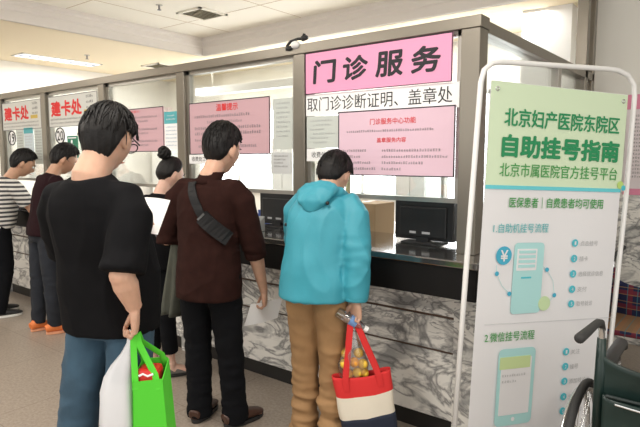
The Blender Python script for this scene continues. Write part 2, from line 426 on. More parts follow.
for k in range(4):
    L += [(.03,.135-.034*k,(.17,.13,.20,.235)[k],.014), (.30,.135-.034*k,(.36,.40,.26,.13)[k],.014)]
tiny_lines(L, M_grey, s)
M_gpaper = mat('grey_green_paper', (.58,.62,.58), .8)
s = panel('notice_sheet', -2.205, -1.962, 1.58, 1.772, M_gpaper, 'grey notice sheet left of the pale pink poster with two red headings', 'notice')
tiny_lines([(.03+.02*(k%2),.16-.026*k,.17-.03*(k%3),.010) for k in range(6)], M_lgrey, s)
s = panel('window_label', -2.205, -1.962, 1.50, 1.577, M_paper, 'white label behind the head of the man in the turquoise jacket', 'label')
text('收费处工作', .04, .022, .185, .036, M_dark, s)
fr = tag(empty('small_frame', (-2.21, 2.80, 1.03)), 'pale yellow upright frame behind the turquoise jacket man', 'frame')
mb = MB(); mb.box((0,0,0),(.025,.02,.46)); mb.box((.20,0,0),(.225,.02,.46)); mb.box((.025,0,.42),(.20,.02,.46)); mb.box((.025,0,0),(.20,.02,.02)); mb.build('border', mat('pale_yellow',(.72,.66,.40),.6), fr)

s = panel('reminder_poster', -3.335, -2.517, 1.545, 1.92, M_pinkp, 'dusty pink poster with a red heading behind the man in the brown jacket', 'poster', border=M_dark)
text('温馨提示', .30, .305, .22, .048, M_red, s, off=.02)
tiny_lines([(.06,.262,.58,.020),(.20,.222,.36,.017),(.06,.178,.68,.020),(.06,.140,.68,.020),(.06,.095,.30,.018),(.10,.05,.60,.018)], M_grey, s, seed=3)
s = panel('notice_sheet', -2.505, -2.335, 1.575, 1.90, M_gpaper, 'tall grey notice sheet between dusty pink poster and steel post', 'notice', y=2.678)
tiny_lines([(.03,.29-.03*k,.12-.02*(k%2),.012) for k in range(8)], M_lgrey, s, seed=4)
s = panel('notice_sheet', -2.511, -2.335, 1.418, 1.555, mat('grey_paper',(.62,.64,.64),.8), 'small grey notice sheet low on the glass right of the brown jacket man', 'notice')
tiny_lines([(.03,.11-.022*k,.12-.02*(k%3),.010) for k in range(4)], M_grey, s, seed=5)
s = panel('window_label', -3.345, -3.09, 1.478, 1.544, M_paper, 'white label under the dusty pink poster', 'label')
text('收费处工作', .03, .018, .20, .034, M_dark, s)

s = panel('notice_poster', -4.41, -3.648, 1.57, 1.92, M_pinkp, 'dusty pink poster between black T-shirt man and the teal topped sheet', 'poster', border=M_dark)
text('温馨提示', .27, .315, .18, .018, M_red, s)
tiny_lines([(.06,.27-.032*k,.62-.12*(k%3),.016) for k in range(8)], M_grey, s, seed=6)
s = panel('notice_sheet', -3.637, -3.472, 1.582, 1.873, M_paper, 'white sheet with teal head beside dusty pink poster above the woman', 'notice')
bx((0,-.0015,.20),(.165,0,.291)).build('header', mat('teal_print',(.10,.42,.46),.7), s)
tiny_lines([(.04,.255,.09,.012),(.03,.228,.11,.012)], M_paper, s, y=-.003, seed=7); tiny_lines([(.015,.17-.028*k,.135,.010) for k in range(6)], mat('blue_ink',(.2,.35,.5),.8), s, seed=8)

M_cream = mat('grey_white_board', (.66,.66,.62), .7)
def card_sign(x0, label, num):
    s = panel('counter_sign', x0, x0+.885, 1.815, 2.108, M_cream, label, 'sign', border=M_grey)
    text('建卡处', .055, .105, .56, .135, M_red, s, off=.035)
    tiny_lines([(.70,.245-.048*k,.12,.022) for k in range(3)], M_dark, s, seed=9)
    bx((.66,-.0015,.105),(.81,0,.14)).build('badge', mat('ochre_print',(.62,.45,.10),.7), s)
    tiny_lines([(.03,.065,.80,.016),(.03,.030,.80,.016)], M_grey, s, seed=10)
    return s
card_sign(-5.475, 'grey white sign with red characters just left of the black T-shirt man', 20)
card_sign(-6.52, 'grey white sign with red characters above the striped shirt man', 19)
def number_plate(x, z, num):
    o = MB(); n = 40; rx, rz = .088, .078
    o.rings([[(rx*math.cos(2*math.pi*j/n),y,rz*math.sin(2*math.pi*j/n)) for j in range(n)] for y in (0,.005)])
    o = o.build('number_plate', M_paper, None, loc=(x, YS, z)); tag(o, 'round white number plate above the ' + ('dark maroon T-shirt man' if num == 20 else 'striped shirt man'), 'sign')
    r = MB(); r.tube([(rx*.94*math.cos(2*math.pi*j/n),-.001,rz*.94*math.sin(2*math.pi*j/n)) for j in range(n)], .006, 6, closed=True); r.build('ring', M_dark, o)
    text(str(num), -.055, -.045, .11, .09, M_dark, o, off=.02)
number_plate(-5.27, 1.733, 20); number_plate(-6.31, 1.733, 19)
s = panel('exit_poster', -5.14, -4.955, 1.52, 1.725, mat('exit_green',(.02,.20,.11),.6), 'small green poster with white figure left of the black T-shirt man', 'poster')
f = MB(); f.ell((.085,-.003,.150),(.016,.003,.02)); f.tube([(.085,-.003,.13),(.085,-.003,.07),(.09,-.003,.02)],[(.03,.003),(.028,.003),(.02,.003)],8); f.build('figure', M_paper, s)
bx((.02,-.002,.182),(.165,0,.192)).build('header', M_paper, s)
s = panel('notice_sheet', -6.03, -5.83, 1.572, 1.83, mat('pale_blue_paper',(.62,.70,.74),.8), 'pale blue sheet with teal head beside the round number 19', 'notice')
bx((0,-.0015,.20),(.20,0,.258)).build('header', mat('teal_print',(.1,.42,.46),.7), s); tiny_lines([(.02,.165-.03*k,.16,.012) for k in range(5)], M_lgrey, s, seed=12)
s = panel('notice_sheet', -5.80, -5.63, 1.46, 1.82, M_gpaper, 'grey printed sheet left of the steel post by round number 20', 'notice')
tiny_lines([(.02,.32-.028*k,.13,.012) for k in range(11)], M_grey, s, seed=13)
s = panel('notice_sheet', -6.21, -6.04, 1.46, 1.82, M_gpaper, 'grey printed sheet between round number 19 and the pale blue sheet', 'notice')
tiny_lines([(.02,.32-.028*k,.13,.012) for k in range(11)], M_grey, s, seed=14)
# poster on the grey wall
s = panel('wall_poster', -.855, -.05, 1.225, 2.02, mat('white_pink',(.80,.72,.74),.7), 'tall pink bordered poster on the grey wall behind the banner stand', 'poster', y=5.04)
mb = MB(); mb.box((0,-.002,0),(.805,0,.05)); mb.box((0,-.002,.68),(.805,0,.795)); mb.build('border', mat('rose_print',(.80,.28,.42),.7), s)
tiny_lines([(.04+.25*c,.62-.03*k,.21,.016) for k in range(17) for c in range(3)], M_grey, s, seed=15)

# ================================================================== OFFICE
def monitor(x, y, w, h, label, rz=0, z=1.03):
    t = tag(empty('monitor', (x, y, z), rz), label, 'monitor', 'monitors on the counter')
    bx((-w/2,-.02,.018),(w/2,.03,.018+h)).build('housing', M_plastic, t, bevel=.006)
    bx((-w/2+.012,.03,.030),(w/2-.012,.033,.006+h)).build('screen', mat('screen_glass',(.02,.02,.025),.2), t)
    bx((-w*.40,-.034,.035),(w*.40,-.02,.035+h*.75)).build('back_bulge', M_plastic, t, bevel=.01)
    mb = MB(); mb.box((-.04,-.03,.01),(.04,0,.08)); mb.build('neck', M_plastic, t)
    bx((-.11,-.09,0),(.11,.09,.012)).build('foot', M_plastic, t, bevel=.004)
    mb = MB(); mb.box((-.08,-.0355,.055),(-.04,-.034,.068)); mb.box((.0,-.0355,.055),(.05,-.034,.068)); mb.build('port_label', M_lgrey, t)
monitor(-1.50, 2.88, .375, .235, 'black monitor back on the counter nearest the banner')
monitor(-2.68, 2.92, .34, .225, 'black monitor back right of the man in the brown jacket')
monitor(-5.95, 2.92, .36, .225, 'black monitor back at the striped shirt man')
monitor(-4.75, 2.92, .36, .225, 'black monitor back hidden beside the dark T-shirt man')
desk = tag(empty('office_desk', (-2.4, 4.0, 0)), 'white office desk behind the counter', 'desk')
bx((-1.6,-.35,.92),(1.1,.35,.95)).build('desk_top', M_white, desk, bevel=.004)
for x in (-1.55, -.2, 1.02): bx((x,-.33,0),(x+.04,.33,.92)).build('leg', M_white, desk)
def carton(x, y, z, sx, sy, sz, m, label, rz=0):
    o = bx((-sx/2,-sy/2,0),(sx/2,sy/2,sz)).build('carton', m, None, loc=(x,y,z), bevel=.003, rotz=rz); tag(o, label, 'box')
    bx((-.02,-sy/2-.0015,0),(.02,sy/2+.0015,sz+.0015)).build('tape', mat('tape',(.62,.5,.33),.4), o); return o
M_card = mat('cardboard',(.50,.36,.22),.85)
carton(-2.18, 3.28, .95+.0, .33, .25, .26, M_card, 'brown cardboard box beside the turquoise jacket man')
bench = tag(bx((-3.6,3.13,.90),(-1.25,3.5,.95)).build('work_shelf', M_white, bevel=.004), 'white work shelf behind the counter top', 'shelf')
for x in (-3.58, -1.3): bx((x,3.15,0),(x+.04,3.48,.90)).build('leg', M_white, bench)
carton(-1.95, 3.9, .95, .5, .3, .16, mat('white_carton',(.78,.78,.76),.8), 'white low box on the office desk')
tag(bx((-.14,-.1,0),(.14,.1,.16)).build('file_box', mat('file_blue',(.03,.08,.34),.5), None, loc=(-2.98,3.25,.95), bevel=.004), 'blue file box behind the glass right of brown jacket man', 'box')
for k, (x, y, rz, n) in enumerate([(-2.98,2.80,.3,4),(-2.55,3.30,-.2,8),(-1.75,3.3,.1,5),(-1.45,3.35,.5,3)]):
    mb = MB()
    for q in range(n): mb.box((-.105+random.uniform(-.01,.01),-.148,q*.004),(.105,.148+random.uniform(-.01,.01),q*.004+.003))
    o = mb.build('paper_stack', M_paper, None, loc=(x,y,1.031 if y < 3.1 else .951), rotz=rz)
    tag(o, ('loose white forms on the counter by the brown jacket man','white paper stack right of the blue file box','white paper stack left of the nearest monitor','thin white paper stack behind the nearest monitor')[k], 'paper')
def card_reader(x, y, rz):
    t = tag(empty('card_reader', (x,y,1.031), rz), 'slanted grey card reader on the counter by the brown jacket man', 'card reader')
    mb = MB(); mb.rings([[(-.05,-.07,0),(-.05,.07,0),(-.05,.07,.10),(-.05,-.07,.03)],[(.05,-.07,0),(.05,.07,0),(.05,.07,.10),(.05,-.07,.03)]])
    mb.build('housing', mat('reader_grey',(.30,.32,.33),.5), t, bevel=.004)
    mb = MB(); mb.add([(-.035,-.04,.0535),(.035,-.04,.0535),(.035,.03,.0885),(-.035,.03,.0885)],[(0,1,2,3)]); mb.build('keypad', M_dark, t)
card_reader(-2.62, 2.60, .25)
# tall cabinets along the office back wall
for k, x in enumerate([-8.3, -5.45, -3.42]):
    c = tag(empty('filing_cabinet', (x, 6.0, 0)), ('tall white cabinet at the far left end of the office','tall white cabinet between two office windows behind the third bay','tall white cabinet beside the window behind dusty pink poster')[k], 'cabinet', 'tall white office cabinets')
    bx((0,-.2,0),(.40,.2,1.8)).build('body', mat('cabinet_grey',(.60,.62,.60),.5), c, bevel=.005)
    for d in range(2):
        dd = bx((.005+.198*d,-.215,.02),(.195+.198*d,-.2,1.78)).build('door', M_white, c, bevel=.003)
        bx((.16 if d == 0 else .215,-.23,.9),(.175 if d == 0 else .23,-.215,1.05)).build('handle', M_silver, dd)
# horizontal white duct seen through the third bay
cd = bx((-6.5,5.3,2.42),(-2.6,5.45,2.52)).build('cable_duct', M_white, bevel=.004)
for x in (-6.2,-4.5,-2.9): bx((x,5.36,2.52),(x+.015,5.375,ZC)).build('hanger', M_trim, cd)
tag(cd, 'white horizontal cable duct hanging across the office', 'duct')

# ================================================================== CEILING FIXTURES
M_lamp = mat('lamp_diffuser', (.9,.92,.95), .4, emit=(1,.97,.9), es=2.2)
lamp0 = None
def ceiling_lamp(x, y, z, w, l, label, first=None):
    t = tag(empty('ceiling_light', (x,y,z)), label, 'ceiling light', 'ceiling light panels')
    f = MB(); f.box((-w/2,-l/2,-.012),(-w/2+.02,l/2,0)); f.box((w/2-.02,-l/2,-.012),(w/2,l/2,0)); f.box((-w/2,-l/2,-.012),(w/2,-l/2+.02,0)); f.box((-w/2,l/2-.02,-.012),(w/2,l/2,0))
    f.build('frame', M_white, t)
    bx((-w/2+.02,-l/2+.02,-.006),(w/2-.02,l/2-.02,-.001)).build('diffuser', M_lamp, t)
    g = MB()
    n = 10
    for k in range(n):
        yy = -l/2+.06+k*(l-.12)/(n-1); g.box((-.035,yy-.025,-.016),(.035,yy+.025,-.006))
    g.build('louver', mat('louver_blue',(.25,.30,.42),.3,.6), t)
    return t
ceiling_lamp(-7.86, 4.0, ZC, .30, 1.15, 'long louvred ceiling light over the far left corner')
def vent(x, y, z, s, label):
    t = tag(empty('ceiling_vent', (x,y,z)), label, 'vent', 'ceiling air vents')
    f = MB(); f.box((-s/2,-s/2,-.015),(-s/2+.03,s/2,0)); f.box((s/2-.03,-s/2,-.015),(s/2,s/2,0)); f.box((-s/2,-s/2,-.015),(s/2,-s/2+.03,0)); f.box((-s/2,s/2-.03,-.015),(s/2,s/2,0))
    f.build('frame', M_ceil, t)
    bx((-s/2+.03,-s/2+.03,-.004),(s/2-.03,s/2-.03,-.001)).build('backing', mat('vent_dark',(.30,.27,.20),.8), t)
    g = MB(); n = 7
    for k in range(n):
        xx = -s/2+.05+k*(s-.1)/(n-1); g.add([(xx-.016,-s/2+.03,-.004),(xx+.008,-s/2+.03,-.016),(xx+.008,s/2-.03,-.016),(xx-.016,s/2-.03,-.004)],[(0,1,2,3)])
    g.build('slat', mat('vent_slat',(.72,.68,.55),.6), t)
vent(-5.0, 4.2, ZT, .40, 'square ceiling vent in the raised tray')
vent(-7.15, 5.2, ZC, .42, 'square ceiling vent in the lower ceiling right of the long light')
vent(-6.45, 2.2, ZC, .42, 'ceiling vent at the left edge of the lower ceiling')
def sprinkler(x, y, z, label):
    t = tag(empty('sprinkler', (x,y,z)), label, 'sprinkler', 'ceiling sprinklers')
    m = MB(); m.tube([(0,0,0),(0,0,-.006)],.035,14); m.build('rosette', M_trim, t)
    m = MB(); m.tube([(0,0,-.006),(0,0,-.05)],.010,8); m.tube([(0,0,-.05),(0,0,-.054)],.022,12); m.build('head', M_grey, t)
sprinkler(-5.08, 3.69, ZT, 'small sprinkler hanging from the raised tray')
sprinkler(-7.2, 4.05, ZC, 'small sprinkler beside the long louvred ceiling light')
t = tag(empty('smoke_detector', (-7.05,5.6,ZC)), 'small round smoke detector under the lower ceiling', 'smoke detector')
m = MB(); m.tube([(0,0,0),(0,0,-.03),(0,0,-.05)],[.05,.05,.03],16); m.build('housing', M_white, t); m = MB(); m.tube([(0,0,-.05),(0,0,-.09)],.016,8); m.build('sensor', M_grey, t)

t = tag(empty('security_camera', (-2.26,2.70,2.213)), 'small camera with black curved cable on the rail above steel post', 'camera')
m = MB(); m.ell((-.02,-.055,-.002),(.032,.028,.024)); m.build('housing', M_white, t, smooth=True)
m = MB(); m.tube([(-.085,-.06,-.03),(-.085,-.06,.0),(-.055,-.06,.022),(0,-.06,.03),(.05,-.06,.026)],.009,8); m.tube([(.04,-.06,.026),(.075,-.06,.03)],[.018,.014],10); m.tube([(.05,-.06,.036),(.055,-.06,.055)],[.013,.008],8); m.build('cable', M_plastic, t, smooth=True)
m = MB(); m.ell((-.07,-.06,-.018),(.028,.015,.015)); m.build('lens', M_plastic, t, smooth=True)

# ================================================================== BANNER STAND
TH = .042
TL = V((-.973, 2.478, 1.87)); EU = V((.433,.70,0)).normalized(); NRM = V((EU.y, -EU.x, 0))
bs = tag(empty('banner_stand'), 'white tube banner stand with green topped sign beside the wheelchair', 'banner stand')
XD = EU*math.cos(TH) - V((0,0,1))*math.sin(TH); ZD = XD.cross(NRM*-1).normalized()
if ZD.z < 0: ZD = -ZD
Mb = Matrix((XD, -NRM, ZD)).transposed().to_4x4(); Mb.translation = TL
bs.matrix_world = Mb
def BL(s, z):      # a place on the stand measured along / up it -> the leaning sheet's own frame
    p = EU*s + V((0,0,z-1.87)); return p.dot(XD), p.dot(ZD)
W_, H_ = .825, 1.74
def wav(x, z): return .004*math.sin(x*9+1)*math.sin(z*3.1)
def sheet(name, x0, x1, z0, z1, m, off, nx=16, nz=24):
    mb = MB(); vs = []; fs = []
    for s_ in (0, 1):
        for i in range(nx+1):
            for j in range(nz+1):
                x = x0+(x1-x0)*i/nx; z = z0+(z1-z0)*j/nz
                vs.append((x, wav(x, z)-off+(.0015 if s_ else 0), z))
    n = (nx+1)*(nz+1)
    for s_ in (0, 1):
        for i in range(nx):
            for j in range(nz):
                a = s_*n+i*(nz+1)+j; q = (a, a+nz+1, a+nz+2, a+1); fs.append(q if not s_ else q[::-1])
    for i in range(nx):
        for j in (0, nz):
            a = i*(nz+1)+j; fs.append((a, a+nz+1, a+nz+1+n, a+n))
    for j in range(nz):
        for i in (0, nx):
            a = i*(nz+1)+j; fs.append((a, a+1, a+1+n, a+n))
    mb.add(vs, fs); return mb.build(name, m, bs, smooth=False)
M_print = mat('banner_white', (.80,.80,.82), .55)
sh = sheet('banner_sheet', 0, W_, -H_, 0, M_print, 0)
M_bgreen = mat('banner_green', (.66,.80,.57), .55)
sheet('banner_header', .002, W_-.002, -.475, -.002, M_bgreen, .003)
sheet('header_stripe', .002, W_-.002, -.49, -.472, mat('banner_teal',(.14,.62,.70),.55), .0045, 16, 2)
M_tg = mat('deep_green_print', (.015,.27,.10), .6); M_ol = mat('olive_green_print', (.06,.33,.08), .6); M_tq = mat('teal_text', (.12,.50,.52), .6); M_mint = mat('mint_print', (.42,.72,.72), .6)
M_aqua = mat('aqua_print', (.08,.52,.62), .6)
def btext(body, s0, z0, s1, h, m, off=0., name='lettering'):
    a = BL(s0, z0); b = BL(s1, z0-.045*(s1-s0)); w = b[0]-a[0]
    xm, zm = a[0]+w/2, a[1]+h/2
    return text(body, a[0], a[1], w, h, m, bs, off=off, name=name, y=-.0055, wave=lambda x_, z_: wav(a[0]+x_, a[1]+z_))
btext('北京妇产医院东院区', .074, 1.668, .768, .082, M_tg, .022)
btext('自助挂号指南', .065, 1.529, .770, .098, M_tg, .04)
btext('北京市属医院官方挂号平台', .053, 1.437, .768, .063, M_ol, .006)
btext('医保患者｜自费患者均可使用', .115, 1.288, .686, .052, M_ol, .014)
btext('1.自助机挂号流程', .030, 1.174, .356, .044, M_tq, .004)
btext('2.微信挂号流程', .004, .650, .292, .046, M_ol, .008)
def bdisc(s, z, r, m, off=.006, name='dot', n=28):
    x, zz = BL(s, z); mb = MB(); y = wav(x, zz)
    mb.rings([[(x+r*math.cos(2*math.pi*j/n), y-off+d, zz+r*math.sin(2*math.pi*j/n)) for j in range(n)] for d in (-.001, .0005)])
    return mb.build(name, m, bs)
def brect(s0, z0, w, h, m, name, off=.006, r=0.):
    x, zz = BL(s0, z0); y = wav(x+w/2, zz+h/2)-off; mb = MB(); r = max(r, .0005); P = []
    for cx, cz, a0 in ((w-r,h-r,0),(r,h-r,90),(r,r,180),(w-r,r,270)):
        for k in range(5): a = R(a0+k*22.5); P.append((x+cx+r*math.cos(a), zz+cz+r*math.sin(a)))
    mb.rings([[(p[0], y+d, p[1]) for p in P] for d in (-.001, .0005)]); return mb.build(name, m, bs)
for i, (z, w, t) in enumerate([(1.100,.11,'点击挂号'),(1.022,.055,'插卡'),(.945,.16,'选择就诊信息'),(.867,.06,'支付'),(.793,.105,'取号就诊')]):
    s0 = .524-.002*i; bdisc(s0, z, .019, M_aqua, name='bullet')
    x, zz = BL(s0, z); text(str(i+1), x-.005, zz-.009, .010, .018, M_print, bs, y=wav(x,zz)-.0075, name='numeral')
    btext(t, s0+.032, z-.016, s0+.032+w, .026, M_lgrey, 0)
for i, (z, w, t) in enumerate([(.548,.06,'关注'),(.471,.055,'挂号'),(.394,.14,'添加就诊卡'),(.313,.058,'支付'),(.237,.10,'取号就诊')]):
    s0 = .497-.0015*i; bdisc(s0, z, .019, M_aqua, name='bullet')
    x, zz = BL(s0, z); text(str(i+1), x-.005, zz-.009, .010, .018, M_print, bs, y=wav(x,zz)-.0075, name='numeral')
    btext(t, s0+.030, z-.018, s0+.030+w, .026, M_lgrey, 0)
brect(.145, .775, .175, .345, M_mint, 'kiosk_picture', r=.02)
brect(.170, .985, .118, .105, M_print, 'kiosk_screen', .0072, r=.004)
mb = MB()
x, zz = BL(.180, .995)
for k in range(4): mb.box((x, wav(x,zz)-.0095, zz+.004+k*.023),(x+.098, wav(x,zz)-.0085, zz+.018+k*.023))
mb.build('screen_row', M_mint, bs)
brect(.20, .945, .06, .008, M_aqua, 'kiosk_slot', .0072, r=.003)
bdisc(.096, 1.063, .044, mat('blue_print',(.06,.42,.60),.6), name='coin_badge')
x, zz = BL(.096, 1.063); text('¥', x-.02, zz-.026, .04, .052, M_print, bs, off=.02, y=wav(x,zz)-.0078)
for s0, z in ((.060,.979),(.136,.876),(.357,.977),(.407,.846)): bdisc(s0, z, .011, mat('blue_print',(.06,.42,.60),.6), name='dot')
bdisc(.344, .811, .036, mat('pale_lime_print',(.56,.72,.42),.6), .008, name='lime_badge')
def bline(pts, r, m, name):
    P = []
    for s0, z in pts: x, zz = BL(s0, z); P.append((x, wav(x,zz)-.0062, zz))
    mb = MB(); mb.tube(P, (r, .0006), 6, ref=(1,0,.01)); return mb.build(name, m, bs)
bline([(.055,1.02),(.060,.979),(.09,.92),(.136,.876),(.20,.83),(.30,.80)], .0012, M_mint, 'orbit_line')
bline([(.31,1.01),(.357,.977),(.395,.92),(.407,.846),(.375,.815)], .0012, M_mint, 'orbit_line')
bline([(.0,.738),(.2,.728),(.6,.705),(.80,.695)], .0012, mat('pale_rule',(.55,.56,.58),.6), 'divider_line')
brect(.072, .222, .218, .385, M_mint, 'phone_picture', r=.025)
brect(.092, .275, .180, .285, M_print, 'phone_screen', .0072, r=.004)
brect(.092, .507, .180, .060, mat('lime_print',(.58,.72,.36),.6), 'phone_header', .0082, r=.002)
tl = [BL(.105, .47-.03*k) for k in range(2)]; tiny_lines([(p[0], p[1], .14-.05*k, .012) for k, p in enumerate(tl)], M_lgrey, bs, y=-.0125, seed=40)
x, zz = BL(.112, .515); text('自助挂号指南', x, zz, .135, .020, M_tg, bs, off=.02, y=wav(x,zz)-.0095)
bdisc(.18, .247, .010, M_print, .0072, name='phone_button')
bdisc(.795, 1.383, .020, mat('lime_motif',(.50,.70,.20),.6), .0065, name='motif'); bdisc(.815, 1.368, .014, M_aqua, .0075, name='motif')
# tube frame and feet
Pw = [(-.150,.06),(-.098,1.0),(-.046,1.86),(-.030,1.915),(.012,1.947),(.06,1.955),(.35,1.957),(.70,1.958),(.76,1.955),(.83,1.935),(.875,1.89),(.884,1.83),(.862,1.3),(.826,.783),(.775,.06)]
P = []
for s0, z in Pw: x, zz = BL(s0, z); P.append((x, .012, zz))
mb = MB(); mb.tube(P, .0125, 10); mb.build('tube_frame', M_white, bs, smooth=True)
for s0, z in ((-.150,.06),(.775,.06)):
    x, zz = BL(s0, z); x2, z2 = BL(s0, .0)
    mb = MB(); mb.tube([(x2,-.20,z2+.016),(x2,0,z2+.03),(x,.012,zz),(x2,.03,z2+.03),(x2,.22,z2+.016)],.012,8); mb.build('foot', M_white, bs, smooth=True)
for xx, zc in ((.035,-.035),(W_-.03,-.035),(.03,-H_+.03),(W_-.03,-H_+.03)):
    mb = MB(); mb.tube([(xx+.009*math.cos(k*math.pi/6),-.005,zc+.009*math.sin(k*math.pi/6)) for k in range(12)],.003,6,closed=True); mb.build('eyelet', M_silver, bs, smooth=True)

# ================================================================== WHEELCHAIRS
M_green = mat('dark_green_vinyl', (.006,.021,.018), .42, var=.15, vscale=12, bump=.15, bscale=25)
def arc(c, r, a0, a1, n, plane='yz'):
    out = []
    for i in range(n+1):
        a = a0+(a1-a0)*i/n; out.append((c[0], c[1]+r*math.cos(a), c[2]+r*math.sin(a)))
    return out
def wheelchair(loc, rz, w, fabric, label, low=0.):
    t = tag(empty('wheelchair', loc, rz), label, 'wheelchair')
    h = w/2
    # w: seat width. local: x right, y forward, origin under the backrest
    for sx in (-1, 1):
        x = sx*h
        m = MB(); m.tube([(x,-.01,.25),(x,0,.6),(x,0,.80-low),(x-.0*sx,-.005,.885-low),(x,-.03,.925-low),(x,-.08,.938-low),(x,-.14,.940-low),(x,-.33,.948-low)],.0115,10)
        m.tube([(x,.0,.50),(x,.20,.50),(x,.42,.49),(x,.46,.42),(x,.50,.16)],.0115,10); m.tube([(x,.0,.20),(x,.40,.20)],.0115,10)
        m.tube([(x,.02,.66),(x,.36,.66),(x,.40,.62),(x,.41,.5)],.0105,10)
        fr = m.build('frame', M_silver, t, smooth=True)
        m = MB(); m.tube([(x,-.005,.895-low),(x,-.03,.925-low),(x,-.08,.938-low),(x,-.14,.941-low),(x,-.25,.944-low),(x,-.34,.948-low),(x,-.35,.948-low)],[.013,.0135,.0135,.014,.016,.017,.012],14)
        m.build('grip', M_rubber, t, smooth=True)
        m = MB(); m.tube([(x,.03,.715),(x,.06,.722),(x,.20,.732),(x,.40,.735),(x,.46,.70)],[(.018,.014),(.026,.022),(.026,.022),(.026,.022),(.018,.014)],12,ref=(1,0,0)); m.build('arm_pad', M_plastic, t, smooth=True)
        m = MB(); m.box((x-.004,.02,.5),(x+.004,.38,.68)); m.build('side_guard', M_plastic, t)
        # rear wheel
        wx = x+sx*.095; c = (wx,.20,.30)
        tyre = MB(); tyre.tube([(wx,c[1]+.287*math.cos(a),c[2]+.287*math.sin(a)) for a in [2*math.pi*k/48 for k in range(48)]],.0175,10,closed=True)
        wh = tyre.build('wheel', M_rubber, t, smooth=True)
        rim = MB(); rim.tube([(wx,c[1]+.262*math.cos(a),c[2]+.262*math.sin(a)) for a in [2*math.pi*k/48 for k in range(48)]],.011,8,closed=True); rim.build('rim', M_silver, wh, smooth=True)
        hr = MB(); hr.tube([(wx+sx*.03,c[1]+.255*math.cos(a),c[2]+.255*math.sin(a)) for a in [2*math.pi*k/48 for k in range(48)]],.009,8,closed=True); hr.build('hand_rim', M_silver, wh, smooth=True)
        sp = MB()
        for k in range(28):
            a = 2*math.pi*k/28; b = a+(.5 if k % 2 else -.5); e = .025*(1 if (k//2) % 2 else -1)
            sp.tube([(wx+e,c[1]+.025*math.cos(b),c[2]+.025*math.sin(b)),(wx,c[1]+.258*math.cos(a),c[2]+.258*math.sin(a))],.0014,5)
        sp.build('spokes', M_silver, wh)
        hub = MB(); hub.tube([(wx-.035,c[1],c[2]),(wx+.035,c[1],c[2])],.024,14); hub.tube([(wx-sx*.035,c[1],c[2]),(x,c[1],c[2])],.01,8); hub.build('hub', M_silver, wh, smooth=True)
        tr = MB(); tr.tube([(wx,c[1]+.3055*math.cos(a),c[2]+.3055*math.sin(a)) for a in [2*math.pi*k/48 for k in range(48)]],(.006,.002),6,closed=True)
        # caster
        cs = MB(); cs.tube([(x,.50+.075*math.cos(a),.085+.075*math.sin(a)) for a in [2*math.pi*k/24 for k in range(24)]],.012,8,closed=True); cs.tube([(x-.018,.50,.085),(x+.018,.50,.085)],.05,16)
        cs.build('caster', M_rubber, t, smooth=True)
        fp = MB(); fp.box((x-sx*.17,.55,.10),(x-sx*.01,.70,.112)); fp.tube([(x,.46,.42),(x-sx*.01,.6,.11)],.01,8); fp.build('footrest', M_plastic, t)
    # sling backrest
    def cloth(x0, x1, z0, z1, off, sag, nx=20, nz=16, th=.012, topsag=.0):
        mb = MB(); n = (nx+1)*(nz+1); vs = []; fs = []
        for s_ in (0, 1):
            for i in range(nx+1):
                for j in range(nz+1):
                    u, v = i/nx, j/nz; bow = 4*u*(1-u)
                    vs.append((x0+(x1-x0)*u, -off+sag*bow*(.4+.6*math.sin(v*math.pi*.8+.3))+(th if s_ else 0)+.004*noise.noise(V((u*5,v*6,off*40))), z0+(z1-z0-topsag*bow**.45)*v))
        for s_ in (0, 1):
            for i in range(nx):
                for j in range(nz):
                    a = s_*n+i*(nz+1)+j; q = (a,a+nz+1,a+nz+2,a+1); fs.append(q if not s_ else q[::-1])
        for i in range(nx):
            for j in (0, nz): a = i*(nz+1)+j; fs.append((a,a+nz+1,a+nz+1+n,a+n))
        for j in range(nz):
            for i in (0, nx): a = i*(nz+1)+j; fs.append((a,a+1,a+1+n,a+n))
        return mb.add(vs, fs)
    b = cloth(-h-.012, h+.012, .44, .845-low, .018, .05, topsag=.10, nx=40); br = b.build('backrest', fabric, t, smooth=True)
    # raised corners round the posts
    for sx in (-1, 1):
        m = MB(); m.tube([(sx*h,0,.44),(sx*h,0,.7),(sx*h,0,.86-low)],[.020,.020,.016],12); m.build('post_sleeve', fabric, t, smooth=True)
    p = cloth(-h+.02, h-.02, .40, .665-low*.6, .045, .045, th=.02, topsag=.03); pk = p.build('back_pocket', fabric, t, smooth=True)
    m = MB(); m.tube([(-h+.03+.02*k, -.046+.045*4*((k+.5)/21)*(1-(k+.5)/21), .665-low*.6-.02*4*((k+.5)/21)*(1-(k+.5)/21)) for k in range(0,21)],.006,6); m.build('pocket_hem', mat('hem_dark',(.02,.03,.03),.6), pk, smooth=True)
    m = MB(); m.tube([(-h+.06,-.036,.635-low*.6),(-h+.16,-.02,.622-low*.6)],(.002,.004),6,ref=(0,1,0)); m.build('zip', M_silver, pk)
    bx((-h,.0,.46),(h,.42,.50)).build('seat', fabric, t, bevel=.015)
    return t
wheelchair((-.19, 2.20, 0), 0, .45, M_green, 'dark green wheelchair with black push grips beside the banner stand')
wheelchair((-.50, 4.05, 0), R(180), .44, M_plaid, 'wheelchair with red and navy plaid cover behind the banner stand', low=.06)

# ================================================================== PEOPLE
def fold(p, amp, sc, sz=None, seed=0.):
    sz = sz or sc
    a = noise.noise(V((p[0]*sc+seed, p[1]*sc, p[2]*sz)))
    b = noise.noise(V((p[0]*sc*2.1+seed, p[1]*sc*2.1+9, p[2]*sz*2.1)))
    r = 1-abs(a)*2.2
    return amp*(.6*r*r*r*(1 if r > 0 else 0) + .5*b - .15)

